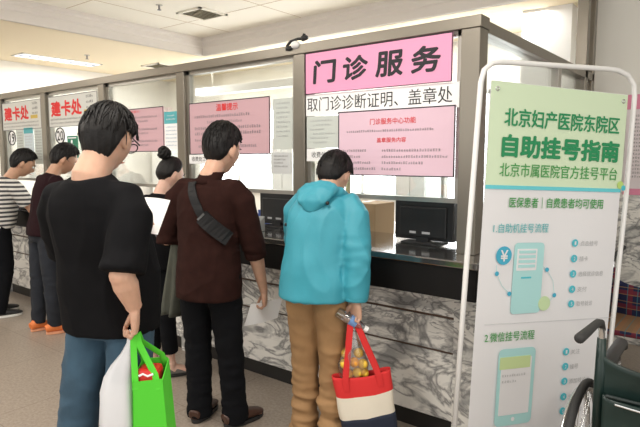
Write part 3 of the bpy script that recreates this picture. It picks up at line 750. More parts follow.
def head_pt(d):
    x, y, z = d
    px, py, pz = .076*x, .097*y, .118*z
    k = max(0., -z)
    if k:
        px *= 1-.30*k**1.3
        py *= (1-.40*k) if y < 0 else (1-.06*k)
    if y > 0:
        f = min(1., y*2.5); g = lambda ax, az, x0, z0: math.exp(-((px-x0)/ax)**2-((pz-z0)/az)**2)
        py += f*(.020*g(.012,.016,0,-.028)+.011*g(.009,.026,0,-.004)+.005*g(.05,.012,0,.026)
                 -.007*(g(.014,.012,.032,.004)+g(.014,.012,-.032,.004))+.006*g(.022,.010,0,-.060)-.003*g(.02,.006,0,-.076)
                 +.009*g(.022,.016,0,-.098)+.003*(g(.02,.02,.045,-.03)+g(.02,.02,-.045,-.03)))
    return V((px, py, pz))

def frame_head(P):
    return Matrix.Translation(V(P['head'])) @ Matrix.Rotation(R(P.get('hyaw', 0)), 4, 'Z') @ Matrix.Rotation(R(P.get('hpitch', 0)), 4, 'X') @ Matrix.Rotation(R(P.get('hroll', 0)), 4, 'Y') @ Matrix.Scale(P.get('hs', 1.), 4)

def spine(P):
    p0, p1, p2 = V(P['pel']), V(P['chest']), V(P['neck'])
    hl = (V(P['hip'][1])-V(P['hip'][0])).normalized(); sl = (V(P['sh'][1])-V(P['sh'][0])).normalized()
    def f(t):
        l0 = (t-1)*(t-2)/2; l1 = -t*(t-2); l2 = t*(t-1)/2
        pos = p0*l0+p1*l1+p2*l2
        der = (p0*(2*t-3)/2 + p1*(-2*t+2) + p2*(2*t-1)/2).normalized()
        if t < 0: pos = p0 + (p0*(-3)/2+p1*2+p2*(-1)/2)*t; der = V((0,0,1))
        k = min(1, max(0, t/1.6)); lat = (hl*(1-k)+sl*k); lat = (lat-der*lat.dot(der)).normalized()
        return pos, lat, der.cross(lat)
    return f
def torso(mb, P, prof, n=28, exp=2.4):
    f = spine(P); rs = []
    for t, hw, hd, yo in prof:
        c, lat, fw = f(t); c = c+fw*yo; ring = []
        for j in range(n):
            a = 2*math.pi*j/n; u, v = math.cos(a), math.sin(a)
            u = math.copysign(abs(u)**(2/exp), u); v = math.copysign(abs(v)**(2/exp), v)
            ring.append(c+lat*(hw*u)+fw*(hd*v))
        rs.append(ring)
    mb.rings(rs)
BODY = [(-.30,.13,.09,-.01),(-.15,.15,.10,-.01),(.1,.155,.105,0),(.45,.135,.092,0),(.8,.145,.10,0),(1.1,.155,.108,0),(1.4,.16,.10,-.005),(1.62,.125,.078,-.008),(1.85,.075,.054,-.006),(2.0,.05,.05,-.005)]

def add_hand(mb, w, d, n, right, curl=(.5,.55,.6,.65), thumb=.5, s=1., joints=(65,75,45)):
    w, d, n = V(w), V(d).normalized(), V(n); n = (n-d*n.dot(d)).normalized()
    t = d.cross(n)*(1 if right else -1)
    mb.tube([w-d*.02, w+d*.005, w+d*.03*s, w+d*.062*s, w+d*.088*s], [(.026*s,.019*s),(.027*s,.019*s),(.037*s,.017*s),(.042*s,.015*s),(.039*s,.011*s)], 14, ref=t, exp=2.6)
    tips = []
    for k in range(4):
        b = w + d*(.078,.082,.08,.073)[k]*s + t*(.0315,.0105,-.0105,-.031)[k]*s
        L = (.072,.080,.075,.060)[k]*s; r = (.0084,.0088,.0085,.0076)[k]*s; c = curl[k]
        pts = [b-d*.012, b]; a = 0; rr = [r*1.05, r]
        for seg, ang in zip((.45,.30,.25), joints):
            a += R(ang)*c; pts.append(pts[-1]+(d*math.cos(a)+n*math.sin(a))*L*seg); rr.append(r*(.95,.88,.75)[len(rr)-2])
        mb.tube(pts, rr, 10, ref=t); mb.ell(pts[-1], (rr[-1],)*3, 8, 6); tips.append(pts[-1])
        for q in (1,2,3): mb.ell(pts[q], (rr[q]*1.04,)*3, 8, 6)
    b = w+d*.022*s+t*.026*s
    d1 = (d*.62+t*.62+n*.35).normalized(); d2 = (d*.85+t*(.45-.7*thumb)+n*(.2+.5*thumb)).normalized(); d3 = (d*.9-t*.5*thumb+n*(.2+.4*thumb)).normalized()
    pts = [b-d1*.015, b+d1*.038*s, b+d1*.038*s+d2*.032*s, b+d1*.038*s+d2*.032*s+d3*.024*s]
    mb.tube(pts, [.015*s,.0125*s,.0105*s,.008*s], 10); mb.ell(pts[-1], (.008*s,)*3, 8, 6); mb.ell(pts[1], (.0125*s,)*3, 8, 6)
    return tips

def sub(a, b, t): return V(a)*(1-t)+V(b)*t

def hair_mesh(P, style, thick, M, name, parent, body_seed=0., nu=80, nv=60, locks=170):
    """style(az, el) -> elevation of the hairline in degrees for azimuth az (0 front .. 180 nape)"""
    mb = MB(); vs = []; fs = []
    for i in range(nv+1):
        el = math.pi/2-math.pi*i/nv
        for j in range(nu):
            az = 2*math.pi*j/nu
            d = (math.sin(az)*math.cos(el), math.cos(az)*math.cos(el), math.sin(el))
            a = abs(math.degrees(az) if az < math.pi else math.degrees(az)-360)
            line = style(a)+5*noise.noise(V((math.sin(az)*7,math.cos(az)*7,body_seed))); e = math.degrees(el)
            k = (e-line)/(16+16*min(1,max(0,a-95)/60)); k = max(-.6, min(1, k)); k = k*k*(3-2*k) if k > 0 else k
            up = max(0, d[2])
            th = thick[0]*(1-up)+thick[1]*up
            p = head_pt(d)
            strand = noise.noise(V((math.sin(az)*9+body_seed, math.cos(az)*9, el*2.2)))*.35+noise.noise(V((math.sin(az)*26+body_seed, math.cos(az)*26, el*3)))*.3
            if up > .85: strand += noise.noise(V((p[0]*160, p[1]*60, body_seed)))*.4
            r = (th*k*(1+.55*strand) if k > 0 else .022*k) - .002
            n = V((d[0]/.076, d[1]/.097, d[2]/.118)).normalized()
            q = p+n*r
            if k > 0: q.z -= .006*k*(1-up)
            vs.append(M @ q)
    for i in range(nv):
        for j in range(nu):
            k = (j+1) % nu; fs.append((i*nu+j,(i+1)*nu+j,(i+1)*nu+k,i*nu+k))
    mb.add(vs, fs)
    rnd = random.Random(int(body_seed*10)+1)
    for q in range(locks):
        az = rnd.uniform(0, 2*math.pi); a = abs(math.degrees(az) if az < math.pi else math.degrees(az)-360)
        e0 = math.radians(rnd.uniform(25, 86)); span = math.radians(rnd.uniform(28, 50)); pts = []; rr = []; tw_ = rnd.uniform(-.35, .35)
        for i in range(6):
            u = i/5; el = max(e0-span*u, math.radians(style(a)+4)); az2 = az+tw_*u
            d = (math.sin(az2)*math.cos(el), math.cos(az2)*math.cos(el), math.sin(el)); n = V((d[0]/.076, d[1]/.097, d[2]/.118)).normalized()
            up = max(0, d[2]); th = thick[0]*(1-up)+thick[1]*up
            pts.append(M @ (head_pt(d)+n*(th*(.80+.45*u*rnd.uniform(.4,1))))); rr.append((.0065*(1-u*.8), .0035*(1-u*.7)))
        mb.tube(pts, rr, 6, ref=(0,0,1))
    return mb.build(name, M_hair, parent, smooth=True)

def interp(tab):
    def f(a):
        for (a0, v0), (a1, v1) in zip(tab, tab[1:]):
            if a <= a1: return v0+(v1-v0)*(a-a0)/(a1-a0)
        return tab[-1][1]
    return f

def build_person(name, label, loc, rz, P, skin, vox=.006):
    fm, lm = P.get('fat', 1.), P.get('limb', 1.)
    mb = MB()
    torso(mb, P, [(t, w*fm, d*fm, y) for t, w, d, y in BODY])
    Mh = frame_head(P)
    nb = V(P['neck']); hb = Mh @ V((0,-.018,-.045)); nr = P.get('neckr', .054)
    mb.tube([sub(nb,P['chest'],.2), nb, sub(nb,hb,.5), hb], [nr*1.25, nr*1.08, nr, nr*.98], 32)
    hd = []
    nu, nv = 60, 48; vs = []; fs = []
    for i in range(nv+1):
        el = math.pi/2-math.pi*i/nv
        for j in range(nu):
            az = 2*math.pi*j/nu; vs.append(Mh @ head_pt((math.sin(az)*math.cos(el), math.cos(az)*math.cos(el), math.sin(el))))
    for i in range(nv):
        for j in range(nu):
            k = (j+1) % nu; fs.append((i*nu+j,(i+1)*nu+j,(i+1)*nu+k,i*nu+k))
    mb.add(vs, fs)
    for sx in (-1, 1):
        Mr = Mh.to_3x3() @ Matrix.Rotation(R(-25*sx), 3, 'Z') @ Matrix.Rotation(R(-12), 3, 'X')
        mb.ell(Mh @ V((sx*.080,-.012,-.006)), (.009,.019,.031), 14, 10, Mr)
        mb.ell(Mh @ V((sx*.077,-.006,-.030)), (.008,.012,.013), 10, 8, Mr)
    tips = {}
    for k in (0, 1):
        sh, el, wr = V(P['sh'][k]), V(P['el'][k]), V(P['wr'][k])
        mb.tube([sub(sh,P['chest'],.35), sh-V((0,0,.022)), sub(sh,el,.35), sub(sh,el,.75), el, sub(el,wr,.3), sub(el,wr,.6), sub(el,wr,.85), wr],
                [.030*lm,.034*lm,.042*lm,.043*lm,.040*lm,.041*lm,.034*lm,.0275*lm,(.026*lm,.023*lm)], 14)
        mb.ell(el, (.041*lm,)*3, 12, 8)
        H = P['hand'][k]; tips[k] = add_hand(mb, wr, H['d'], H['n'], k == 1, H.get('curl', (.5,.55,.6,.65)), H.get('thumb', .5), P.get('hands', 1.), H.get('joints', (65,75,45)))
        hp, kn, an = V(P['hip'][k]), V(P['kn'][k]), V(P['an'][k])
        mb.tube([hp+V((0,0,.03)), hp, sub(hp,kn,.4), kn, sub(kn,an,.3), sub(kn,an,.75), an], [.055*lm,.064*lm,.058*lm,.048*lm,.047*lm,.037*lm,.034*lm], 14)
        fy = R(P.get('fyaw', (8,-8))[k]); fd = V((-math.sin(fy), math.cos(fy), 0))
        az = an.z
        mb.tube([an+V((0,0,.02)), an-V((0,0,.02)), an+fd*.02-V((0,0,az-.042))], [.034,.034,.036], 12)
        mb.tube([an-fd*.05-V((0,0,az-.035)), an+fd*.03-V((0,0,az-.045)), an+fd*.10-V((0,0,az-.034)), an+fd*.165-V((0,0,az-.024)), an+fd*.185-V((0,0,az-.022))],
                [(.028,.028),(.032,.038),(.040,.026),(.036,.016),(.02,.010)], 12, ref=(fd.y,-fd.x,0))
    body = mb.build(name, skin, None, voxel=vox, sm=2)
    body.location = loc; body.rotation_euler.z = rz
    tag(body, label, 'person')
    # face details
    for sx in (-1, 1):
        e = MB(); e.ell(Mh @ V((sx*.031,.0845,.004)), (.0125,.0125,.0095), 12, 8, Mh.to_3x3()); eo = e.build('eye', mat('eye_white',(.75,.73,.70),.3), body, smooth=True)
        i = MB(); i.ell(Mh @ V((sx*.031,.0935,.002)), (.006,.004,.006), 10, 6, Mh.to_3x3()); i.build('iris', M_hair, eo, smooth=True)
        b = MB(); b.tube([Mh @ V((sx*.015,.100,.021)), Mh @ V((sx*.032,.098,.027)), Mh @ V((sx*.050,.086,.022))],[(.004,.003),(.005,.003),(.002,.002)],6); b.build('eyebrow', M_hair, body, smooth=True)
    m = MB(); m.tube([Mh @ V((-.022,.090,-.061)), Mh @ V((0,.1015,-.059)), Mh @ V((.022,.090,-.061))],[(.003,.002),(.006,.004),(.003,.002)],8); m.build('lips', mat('lips',(.42,.17,.14),.45), body, smooth=True)
    return body, Mh, tips

def trousers(body, P, m, top=.42, legs=(.098,.085,.070,.062,.060,.062), wide=1., amp=.007, bunch=0., hem=.02, tw=(0,0), seed=0., vox=.009, name='trousers'):
    fm = P.get('fat', 1.)*wide; mb = MB()
    torso(mb, P, [(-.42,.12*fm,.095*fm,-.01),(-.2,.165*fm,.118*fm,-.012),(.05,.172*fm,.122*fm,-.008),(top,.155*fm,.108*fm,0)])
    for k in (0, 1):
        hp, kn, an = V(P['hip'][k]), V(P['kn'][k]), V(P['an'][k]); b = V((an.x, an.y, an.z-.08+hem))
        b = sub(kn, an, (kn.z-hem-(an.z-.08))/(kn.z-an.z)) if kn.z != an.z else b
        mb.tube([hp+V((0,0,.05)), hp-V((0,0,.02)), sub(hp,kn,.5), kn, sub(kn,b,.45), sub(kn,b,.8), b], [r*wide for r in (legs[0]*.9, legs[0], legs[1], legs[2], legs[3], legs[4], legs[5])], 18)
    kz = (P['kn'][0][2]); az = .1
    def dsp(p):
        v = fold(p, amp, 7, 9, seed)
        if bunch and p[2] < .42: v += bunch*(noise.noise(V((p[0]*5+seed,p[1]*5,p[2]*26)))+.5*noise.noise(V((p[0]*9+seed,p[1]*9,p[2]*45))))*min(1,(.42-p[2])/.12)
        # knee back creases
        v += amp*.9*math.exp(-((p[2]-kz)/.12)**2)*noise.noise(V((p[0]*7+seed,p[1]*7,p[2]*30)))
        return v
    return mb.build(name, m, body, voxel=vox, sm=3, disp=dsp)

def shoe(body, P, k, m, sole_m, name='shoe', L=.27, h=.075, wdt=.048, low=False):
    an = V(P['an'][k]); fy = R(P.get('fyaw', (8,-8))[k]); fd = V((-math.sin(fy), math.cos(fy), 0)); sd = V((fd.y,-fd.x,0)); c = V((an.x, an.y, 0))-fd*.075
    mb = MB()
    hh = h*.5
    prof = [(0,.030,.030,hh),(.03,.036,.036,hh+.006),(.09,.037,.036,hh+.004),(.15,.042,.028,hh*.85),(.21,.043,.021,hh*.68),(.25,.034,.015,hh*.55),(L,.012,.008,hh*.45)]
    mb.tube([c+fd*y*L/.27+V((0,0,z+.012)) for y,_,_,z in prof],[(a*wdt/.043,b) for _,a,b,_ in prof],16,ref=sd,exp=2.4)
    if not low: mb.tube([c+fd*.05+V((0,0,.06)), c+fd*.06+V((0,0,.105))],[.042,.040],14)
    s = mb.build(name, m, body, voxel=.006, sm=2)
    so = MB(); n = 20; rs = []
    out = []
    for j in range(n):
        a = 2*math.pi*j/n; y = .135*(1-math.cos(a)); w = .046*wdt/.043*math.sin(a)*(1 if y > .06 else .9)
        w = math.copysign(min(abs(w)*1.15, .047*wdt/.043), w); out.append(c+fd*(y*L/.27)+sd*w)
    so.rings([[p+V((0,0,z)) for p in out] for z in (.001,.022)]); so.build('sole', sole_m, s, smooth=False, bevel=.004)
    return s

def sleeve_pts(P, k, upto):
    sh, el, wr, nk = V(P['sh'][k]), V(P['el'][k]), V(P['wr'][k]), V(P['neck'])
    pts = [sub(nk,sh,.40)-V((0,0,.030)), sub(nk,sh,.82)-V((0,0,.014)), sub(sh,el,.22), sub(sh,el,.6)]
    if upto <= 1: pts[-1] = sub(sh,el,max(.3,upto*.6)); pts.append(sub(sh,el,upto))
    else: pts += [el, sub(el,wr,(upto-1)*.5), sub(el,wr,upto-1)]
    return pts
def top_garment(body, P, m, prof, rad, upto, name, amp=.007, sc=(6,5), seed=0., vox=.008, extra=None, sm=9):
    mb = MB(); torso(mb, P, prof)
    for k in (0, 1):
        u = upto[k] if isinstance(upto, (list, tuple)) else upto
        pts = sleeve_pts(P, k, u); r = rad[:len(pts)-1]+[rad[-1]] if len(rad) >= len(pts) else rad+[rad[-1]]*(len(pts)-len(rad))
        mb.tube(pts, r, 18)
    if extra: extra(mb)
    elz = [V(P['el'][k]) for k in (0,1)]
    def dsp(p):
        v = fold(p, amp, sc[0], sc[1], seed); q = V(p)
        for e in elz:
            dd = (q-e).length
            if dd < .14: v += amp*1.1*noise.noise(V((q.x*12+seed,q.y*12,q.z*34)))*(1-dd/.14)
        return v
    return mb.build(name, m, body, voxel=vox, sm=sm, disp=dsp)

def collar(body, P, m, r, hgt, th=.008, name='collar', flare=.0):
    f = spine(P); c, lat, fw = f(1.93); Mh = frame_head(P); up = ((Mh @ V((0,-.018,-.05)))-V(P['neck'])).normalized()
    mb = MB(); n = 28; rs = []
    for (dz, dr) in ((-.03,flare),(0,.003),(hgt,0),(hgt+.003,-th*.5),(hgt,-th),(0,-th),(-.03,flare-.012)):
        rs.append([c+up*dz+lat*((r+dr)*math.cos(2*math.pi*j/n))+fw*((r+dr)*.98*math.sin(2*math.pi*j/n)-.004) for j in range(n)])
    rs.append(rs[0]); mb.rings(rs, False)
    return mb.build(name, m, body, smooth=True)

def std_pose(H=1.72, lean=0., shw=.185):
    s = H/1.72
    return dict(pel=(0,0,.95*s), chest=(0,.0+lean*.5,1.23*s), neck=(0,-.02+lean,1.455*s), head=(0,.03+lean*1.25,1.60*s), hs=s,
        sh=[(-shw*s,-.02+lean*.95,1.395*s),(shw*s,-.02+lean*.95,1.395*s)],
        hip=[(-.085*s,0,.90*s),(.085*s,0,.90*s)], kn=[(-.10*s,.02,.49*s),(.10*s,.02,.49*s)], an=[(-.10*s,-.02,.085),(.10*s,-.02,.085)],
        el=[(-.24*s,-.03+lean*.5,1.11*s),(.24*s,-.03+lean*.5,1.11*s)], wr=[(-.25*s,.02+lean*.4,.86*s),(.25*s,.02+lean*.4,.86*s)],
        hand=[dict(d=(0,.1,-1), n=(1,0,0)), dict(d=(0,.1,-1), n=(-1,0,0))])
short_hair = interp([(0,40),(40,36),(60,20),(76,14),(86,-8),(97,0),(108,-12),(125,-34),(150,-48),(180,-52)])
mop_hair = interp([(0,22),(40,20),(60,8),(74,2),(84,2),(98,8),(110,-16),(130,-54),(150,-68),(180,-72)])
M_brownshoe = mat('brown_leather', (.06,.025,.015), .4); M_rubw = mat('white_sole', (.75,.74,.70), .6); M_blackshoe = mat('black_shoe', (.015,.015,.016), .5)

# ---- black T-shirt man
P = std_pose(1.76, lean=-.02)
P.update(pel=(0,.0,.95), chest=(0,-.035,1.22), neck=(0,-.080,1.462), head=(.02,.0,1.592), hyaw=5, hpitch=-19, hs=1.03, fat=1.08, limb=1.10, neckr=.062,
    sh=[(-.185,-.075,1.370),(.185,-.085,1.370)], el=[(-.235,.06,1.13),(.198,-.190,1.115)], wr=[(-.10,.22,1.24),(.205,-.135,.985)],
    hip=[(-.09,-.0,.88),(.09,-.0,.88)], kn=[(-.115,-.07,.48),(.105,-.07,.48)], an=[(-.125,-.15,.085),(.12,-.14,.085)], fyaw=(14,-14))
P['hand'] = [dict(d=(.35,.9,.15), n=(.2,.1,-1), curl=(.3,.35,.4,.45), thumb=.9), dict(d=(-.06,.10,-1), n=(-.85,-.50,0), curl=(.9,1,1.05,1.1), thumb=.6, joints=(28,88,62))]
PA = P; locA = (-1.965, 1.16, 0); hA = R(22)
A, MhA, tipsA = build_person('person', 'man in black T-shirt and blue jeans wearing glasses, holding two bags', locA, hA, P, M_skin, .0042)
hair_mesh(P, mop_hair, (.020,.026), MhA, 'hair', A, 1.)
prof = [(-.34,.184,.148,-.0),(-.1,.190,.156,.008),(.3,.192,.162,.016),(.75,.188,.152,.012),(1.1,.188,.140,0),(1.4,.190,.128,-.008),(1.62,.170,.108,-.015),(1.8,.130,.085,-.018),(1.97,.078,.070,-.008)]
shirtA = top_garment(A, P, M_blackcloth, prof, [.045,.066,.074,.078,.082], .97, 't_shirt', amp=.009, sc=(5,3.5), seed=2)
collar(A, P, M_blackcloth, .071, .010)
trousers(A, P, M_denim, top=.0, legs=(.094,.090,.081,.077,.076,.080), wide=.97, amp=.007, bunch=.010, seed=4, name='jeans')
for k in (0,1): shoe(A, P, k, M_blackshoe, M_rubw)
g = MB()
for sx in (-1,1):
    g.tube([MhA @ V((sx*.079,-.012,.014)), MhA @ V((sx*.080,.03,.012)), MhA @ V((sx*.072,.095,.010))],.0028,6)
    g.tube([MhA @ V((sx*.036+.027*math.cos(2*math.pi*k/20), .110-.010*abs(math.cos(2*math.pi*k/20)*.5+sx*.5), .000+.018*math.sin(2*math.pi*k/20))) for k in range(20)],.0024,6,closed=True)
g.tube([MhA @ V((-.012,.112,.004)), MhA @ V((.012,.112,.004))],.0024,6)
g.build('glasses', M_plastic, A, smooth=True)

# ---- brown jacket man
P = std_pose(1.72)
P.update(chest=(-.01,.035,1.20), neck=(-.005,.045,1.42), head=(.01,.14,1.565), hyaw=-6, hpitch=-12, hs=1.15, fat=1.02,
    sh=[(-.195,.02,1.355),(.195,.03,1.355)], el=[(-.300,.02,1.055),(.245,.095,1.03)], wr=[(-.13,.22,1.06),(.250,.185,.765)],
    pel=(0,.01,.93), hip=[(-.09,.01,.88),(.09,.01,.88)], kn=[(-.10,.03,.48),(.11,.04,.48)], an=[(-.10,.03,.085),(.125,.06,.085)], fyaw=(10,-22))
P['hand'] = [dict(d=(.6,.75,.1), n=(.3,-.1,.9), curl=(.6,.65,.7,.7)), dict(d=(-.05,.25,-1), n=(-.85,-.35,.0), curl=(.8,.9,.95,1.0), thumb=.95, joints=(40,70,40))]
PB = P; locB = (-2.377, 2.0, 0); hB = R(13)
B, MhB, tipsB = build_person('person', 'man in dark brown jacket with black sling strap holding a white paper', locB, hB, P, M_skin, .0045)
hair_mesh(P, short_hair, (.010,.030), MhB, 'hair', B, 4.)
prof = [(-.62,.188,.140,.0),(-.3,.190,.140,0),(0,.185,.138,.0),(.4,.176,.130,0),(.8,.180,.132,0),(1.15,.188,.132,0),(1.42,.186,.120,-.006),(1.64,.160,.098,-.01),(1.82,.105,.076,-.012),(1.95,.066,.062,-.006)]
jB = top_garment(B, P, M_brown, prof, [.045,.064,.070,.068,.066,.060,.060], (1.55,1.16), 'jacket', amp=.008, sc=(6,6), seed=7)
collar(B, P, M_brown, .066, .045, flare=.014)
c = MB(); el, wr = V(P['el'][1]), V(P['wr'][1]); c.tube([sub(el,wr,.04), sub(el,wr,.10), sub(el,wr,.20), sub(el,wr,.22)],[.058,.063,.062,.05],18); c.build('rolled_cuff', M_brown, B, voxel=.007, sm=2)
trousers(B, P, M_blackpants, top=-.1, legs=(.102,.092,.078,.074,.072,.076), wide=1.0, amp=.007, bunch=.006, seed=8)
for k in (0,1): shoe(B, P, k, M_brownshoe, M_blackshoe)
# sling strap, laid on the jacket
def lay(me_obj, P, tz, off):
    """points given as (t, angle in degrees round the torso; 0 = right, -90 = back) laid on the garment"""
    bvh = BVHTree.FromPolygons([v.co.copy() for v in me_obj.data.vertices], [p.vertices[:] for p in me_obj.data.polygons]); f = spine(P); out = []
    for t, a in tz:
        c, lat, fw = f(t); d = lat*math.cos(R(a))+fw*math.sin(R(a)); up = lat.cross(fw)
        hit = bvh.ray_cast(c+d*.6, -d); p, nrm = (hit[0], hit[1]) if hit[0] else (c+d*.15, d)
        if nrm.dot(d) < 0: nrm = -nrm
        out.append((p+nrm*off, nrm))
    return out
def strap(pts, w, th, name, m, parent):
    mb = MB(); rs = []
    for i, (p, n) in enumerate(pts):
        t = (pts[min(i+1,len(pts)-1)][0]-pts[max(i-1,0)][0]).normalized(); s = t.cross(n).normalized()
        rs.append([p+s*w+n*th, p-s*w+n*th, p-s*w-n*th, p+s*w-n*th])
    mb.rings(rs); return mb.build(name, m, parent, smooth=False)
# orange print on the chest of the black T-shirt
M_orp = mat('orange_print', (.72,.22,.03), .7)
strap(lay(shirtA, PA, [(1.35-.07*k, 62+9*math.sin(k*1.9)) for k in range(9)], .0015), .034, .001, 'chest_print', M_orp, A)
strap(lay(shirtA, PA, [(1.25-.08*k, 92+7*math.sin(k*1.6+1)) for k in range(7)], .0015), .030, .001, 'chest_print', M_orp, A)
sb = tag(empty('sling_bag', locB, hB), 'black sling bag strap across the back of brown jacket man', 'bag')
path = [(1.80-.10*k, -118+6.2*k) for k in range(15)]
M_nylon = mat('black_nylon', (.012,.012,.013), .6, spec=.25, bump=.15, bscale=300)
strap(lay(jB, P, path[:9], .006), .024, .004, 'strap', M_nylon, sb)
strap(lay(jB, P, [(1.80-.10*8-.06*k, -118+6.2*8+6*k) for k in range(9)], .010), .040, .010, 'padded_band', M_nylon, sb)
bk = lay(jB, P, [(1.02,-70),(.98,-67)], .016); strap(bk, .026, .006, 'buckle', mat('buckle_grey',(.10,.10,.10),.3), sb)

# ---- woman with hair bun
P = std_pose(1.56, shw=.165)
P.update(neck=(0,.075,1.285), chest=(0,.04,1.09), head=(.0,.155,1.405), hpitch=-16, hyaw=-6, hs=.98, fat=.86, limb=.82, neckr=.046, hands=.88,
    pel=(0,.0,.86), hip=[(-.075,0,.80),(.075,0,.80)], kn=[(-.08,.02,.44),(.08,.03,.44)], an=[(-.06,.02,.08),(.08,.06,.08)],
    sh=[(-.160,.06,1.225),(.160,.06,1.225)], el=[(-.215,.06,.96),(.20,.10,.96)], wr=[(-.12,.26,1.02),(.12,.28,1.02)], fyaw=(10,-30))
P['hand'] = [dict(d=(.4,.9,.1), n=(.3,0,-.9)), dict(d=(-.4,.9,.1), n=(-.3,0,-.9))]
PW = P; locW = (-3.22, 2.24, 0); hW = R(2)
Wm, MhW, _ = build_person('person', 'woman in black with her dark hair tied up in a bun', locW, hW, P, mat('fair_skin',(.68,.43,.33),.5,var=.05,vscale=30,sss=.12), .006)
hair_mesh(P, interp([(0,44),(40,38),(60,24),(75,12),(88,0),(98,2),(112,-16),(150,-34),(180,-38)]), (.012,.016), MhW, 'hair', Wm, 6., locks=0)
m = MB(); rnd = random.Random(5); Mb2 = MhW
m.ell(Mb2 @ V((0,-.085,.135)), (.040,.040,.034), 20, 14)
for k in range(14):
    a = rnd.uniform(0,6.28); c = V((0,-.085,.135)); u = V((rnd.uniform(-1,1),rnd.uniform(-1,1),rnd.uniform(-1,1))).normalized(); w = u.orthogonal().normalized(); q = u.cross(w)
    m.tube([Mb2 @ (c+(w*math.cos(t*.35)+q*math.sin(t*.35))*(.040+.004*math.sin(t+k))) for t in range(15)], [.004+.006*math.sin(t/14*math.pi) for t in range(15)], 6)
m.tube([Mb2 @ V((0,-.055,.098)), Mb2 @ V((0,-.075,.118))],[.024,.028],12)
m.build('hair_bun', M_hair, Wm, smooth=True)
prof = [(-.35,.165,.125,0),(0,.160,.122,0),(.5,.142,.108,0),(.9,.148,.112,0),(1.2,.152,.112,0),(1.45,.150,.098,-.005),(1.66,.128,.080,-.01),(1.83,.084,.062,-.01),(1.94,.055,.052,-.005)]
tw = top_garment(Wm, P, M_blackcloth, prof, [.038,.052,.056,.054,.052,.046,.044], 1.6, 'black_top', amp=.006, seed=11)
trousers(Wm, P, M_blackpants, top=.3, legs=(.084,.074,.062,.058,.056,.056), wide=.98, amp=.005, seed=12, hem=.17)
M_flat = mat('grey_suede', (.17,.155,.14), .85)
for k in (0,1):
    s = shoe(Wm, P, k, M_flat, M_blackshoe, 'flat_shoe', L=.24, h=.050, wdt=.038, low=True)
    an = V(P['an'][k]); fy = R(P['fyaw'][k]); fd = V((-math.sin(fy), math.cos(fy), 0)); sd = V((fd.y,-fd.x,0)); c = V((an.x,an.y,0))+fd*.095+V((0,0,.052))
    b = MB(); b.ell(c+sd*.018,(.018,.012,.008)); b.ell(c-sd*.018,(.018,.012,.008)); b.ell(c,(.007,.007,.008)); b.build('bow', M_flat, s, smooth=True)
st = lay(tw, P, [(1.75-.1*k, -120+7*k) for k in range(14)], .003)
sbag = tag(empty('shoulder_bag', locW, hW), 'thin dark shoulder strap across the back of the woman with bun', 'bag')
strap(st, .006, .002, 'strap', mat('grey_strap',(.10,.10,.11),.5), sbag)

# ---- turquoise jacket man
P = std_pose(1.70)
P.update(pel=(0,.03,.93), chest=(0,.085,1.16), neck=(0,.165,1.335), head=(.005,.250,1.432), hpitch=-36, hyaw=-2, hs=1.0, fat=.9, limb=.94,
    sh=[(-.170,.145,1.285),(.175,.12,1.285)], el=[(-.215,.22,1.065),(.222,.03,1.04)], wr=[(-.12,.36,1.075),(.222,.01,.825)],
    hip=[(-.078,.03,.88),(.078,.03,.88)], kn=[(-.080,.07,.48),(.085,.06,.48)], an=[(-.08,.05,.085),(.095,.02,.085)])
P['hand'] = [dict(d=(.3,.9,0), n=(.2,0,-1), curl=(.3,.35,.4,.45)), dict(d=(.02,.05,-1), n=(-.55,-.85,0), curl=(.9,1,1.05,1.1), thumb=.5, joints=(28,88,62))]
PC = P; locC = (-1.715, 2.12, 0); hC = R(14)
Cm, MhC, tipsC = build_person('person', 'man in hooded turquoise jacket and khaki trousers leaning over the counter', locC, hC, P, M_skin, .0045)
hair_mesh(P, interp([(0,38),(40,34),(60,18),(76,10),(86,-8),(98,-2),(110,-16),(130,-40),(150,-50),(180,-56)]), (.016,.024), MhC, 'hair', Cm, 9.)
prof = [(-.44,.182,.140,.0),(-.25,.180,.140,0),(0,.175,.138,0),(.4,.170,.132,0),(.8,.174,.132,0),(1.15,.178,.130,0),(1.42,.172,.118,-.006),(1.64,.150,.098,-.01),(1.82,.104,.080,-.012),(1.95,.072,.066,-.006)]
def hood(mb):
    f = spine(P); c, lat, fw = f(1.80); up = lat.cross(fw)
    for k in range(9):
        a = R(-180+22.5*k); s = math.sin(-a)  # sweep round the back
        mb.ell(c+lat*(.098*math.cos(a))+fw*(.080*math.sin(a)-.006)+up*(.020-.012*s), (.032,.036,.036+.008*s), 12, 8)
    mb.tube([c-fw*.075+up*.03, c-fw*.118-up*.02, c-fw*.128-up*.075, c-fw*.112-up*.125],[(.105,.045),(.108,.040),(.080,.030),(.025,.014)],20,ref=lat)
top_garment(Cm, P, M_blue, prof, [.048,.066,.070,.070,.070,.066,.062], 1.97, 'hooded_jacket', amp=.012, sc=(7,4), seed=15)
hm = MB(); hood(hm); hm.build('hood', M_blue, Cm, voxel=.008, sm=5, disp=lambda p: fold(p, .008, 12, 10, 3))
for k in (0,1):
    c = MB(); el, wr = V(P['el'][k]), V(P['wr'][k]); c.tube([sub(el,wr,.90), sub(el,wr,1.0), sub(el,wr,1.01)],[.060,.058,.045],16); c.build('cuff', M_blue, Cm, voxel=.007, sm=2)
f = spine(P)
for (t, a) in ((1.45,-62),(1.0,-150)):
    c, lat, fw = f(t); p = c+lat*(.185*math.cos(R(a)))+fw*(.15*math.sin(R(a))); m = MB(); m.ell(p,(.010,.010,.010),10,6); m.build('toggle', M_plastic, Cm, smooth=True)
trousers(Cm, P, M_khaki, top=.3, legs=(.092,.084,.072,.070,.072,.076), wide=1.0, amp=.008, bunch=.022, seed=16)
for k in (0,1): shoe(Cm, P, k, M_brownshoe, M_rubw)

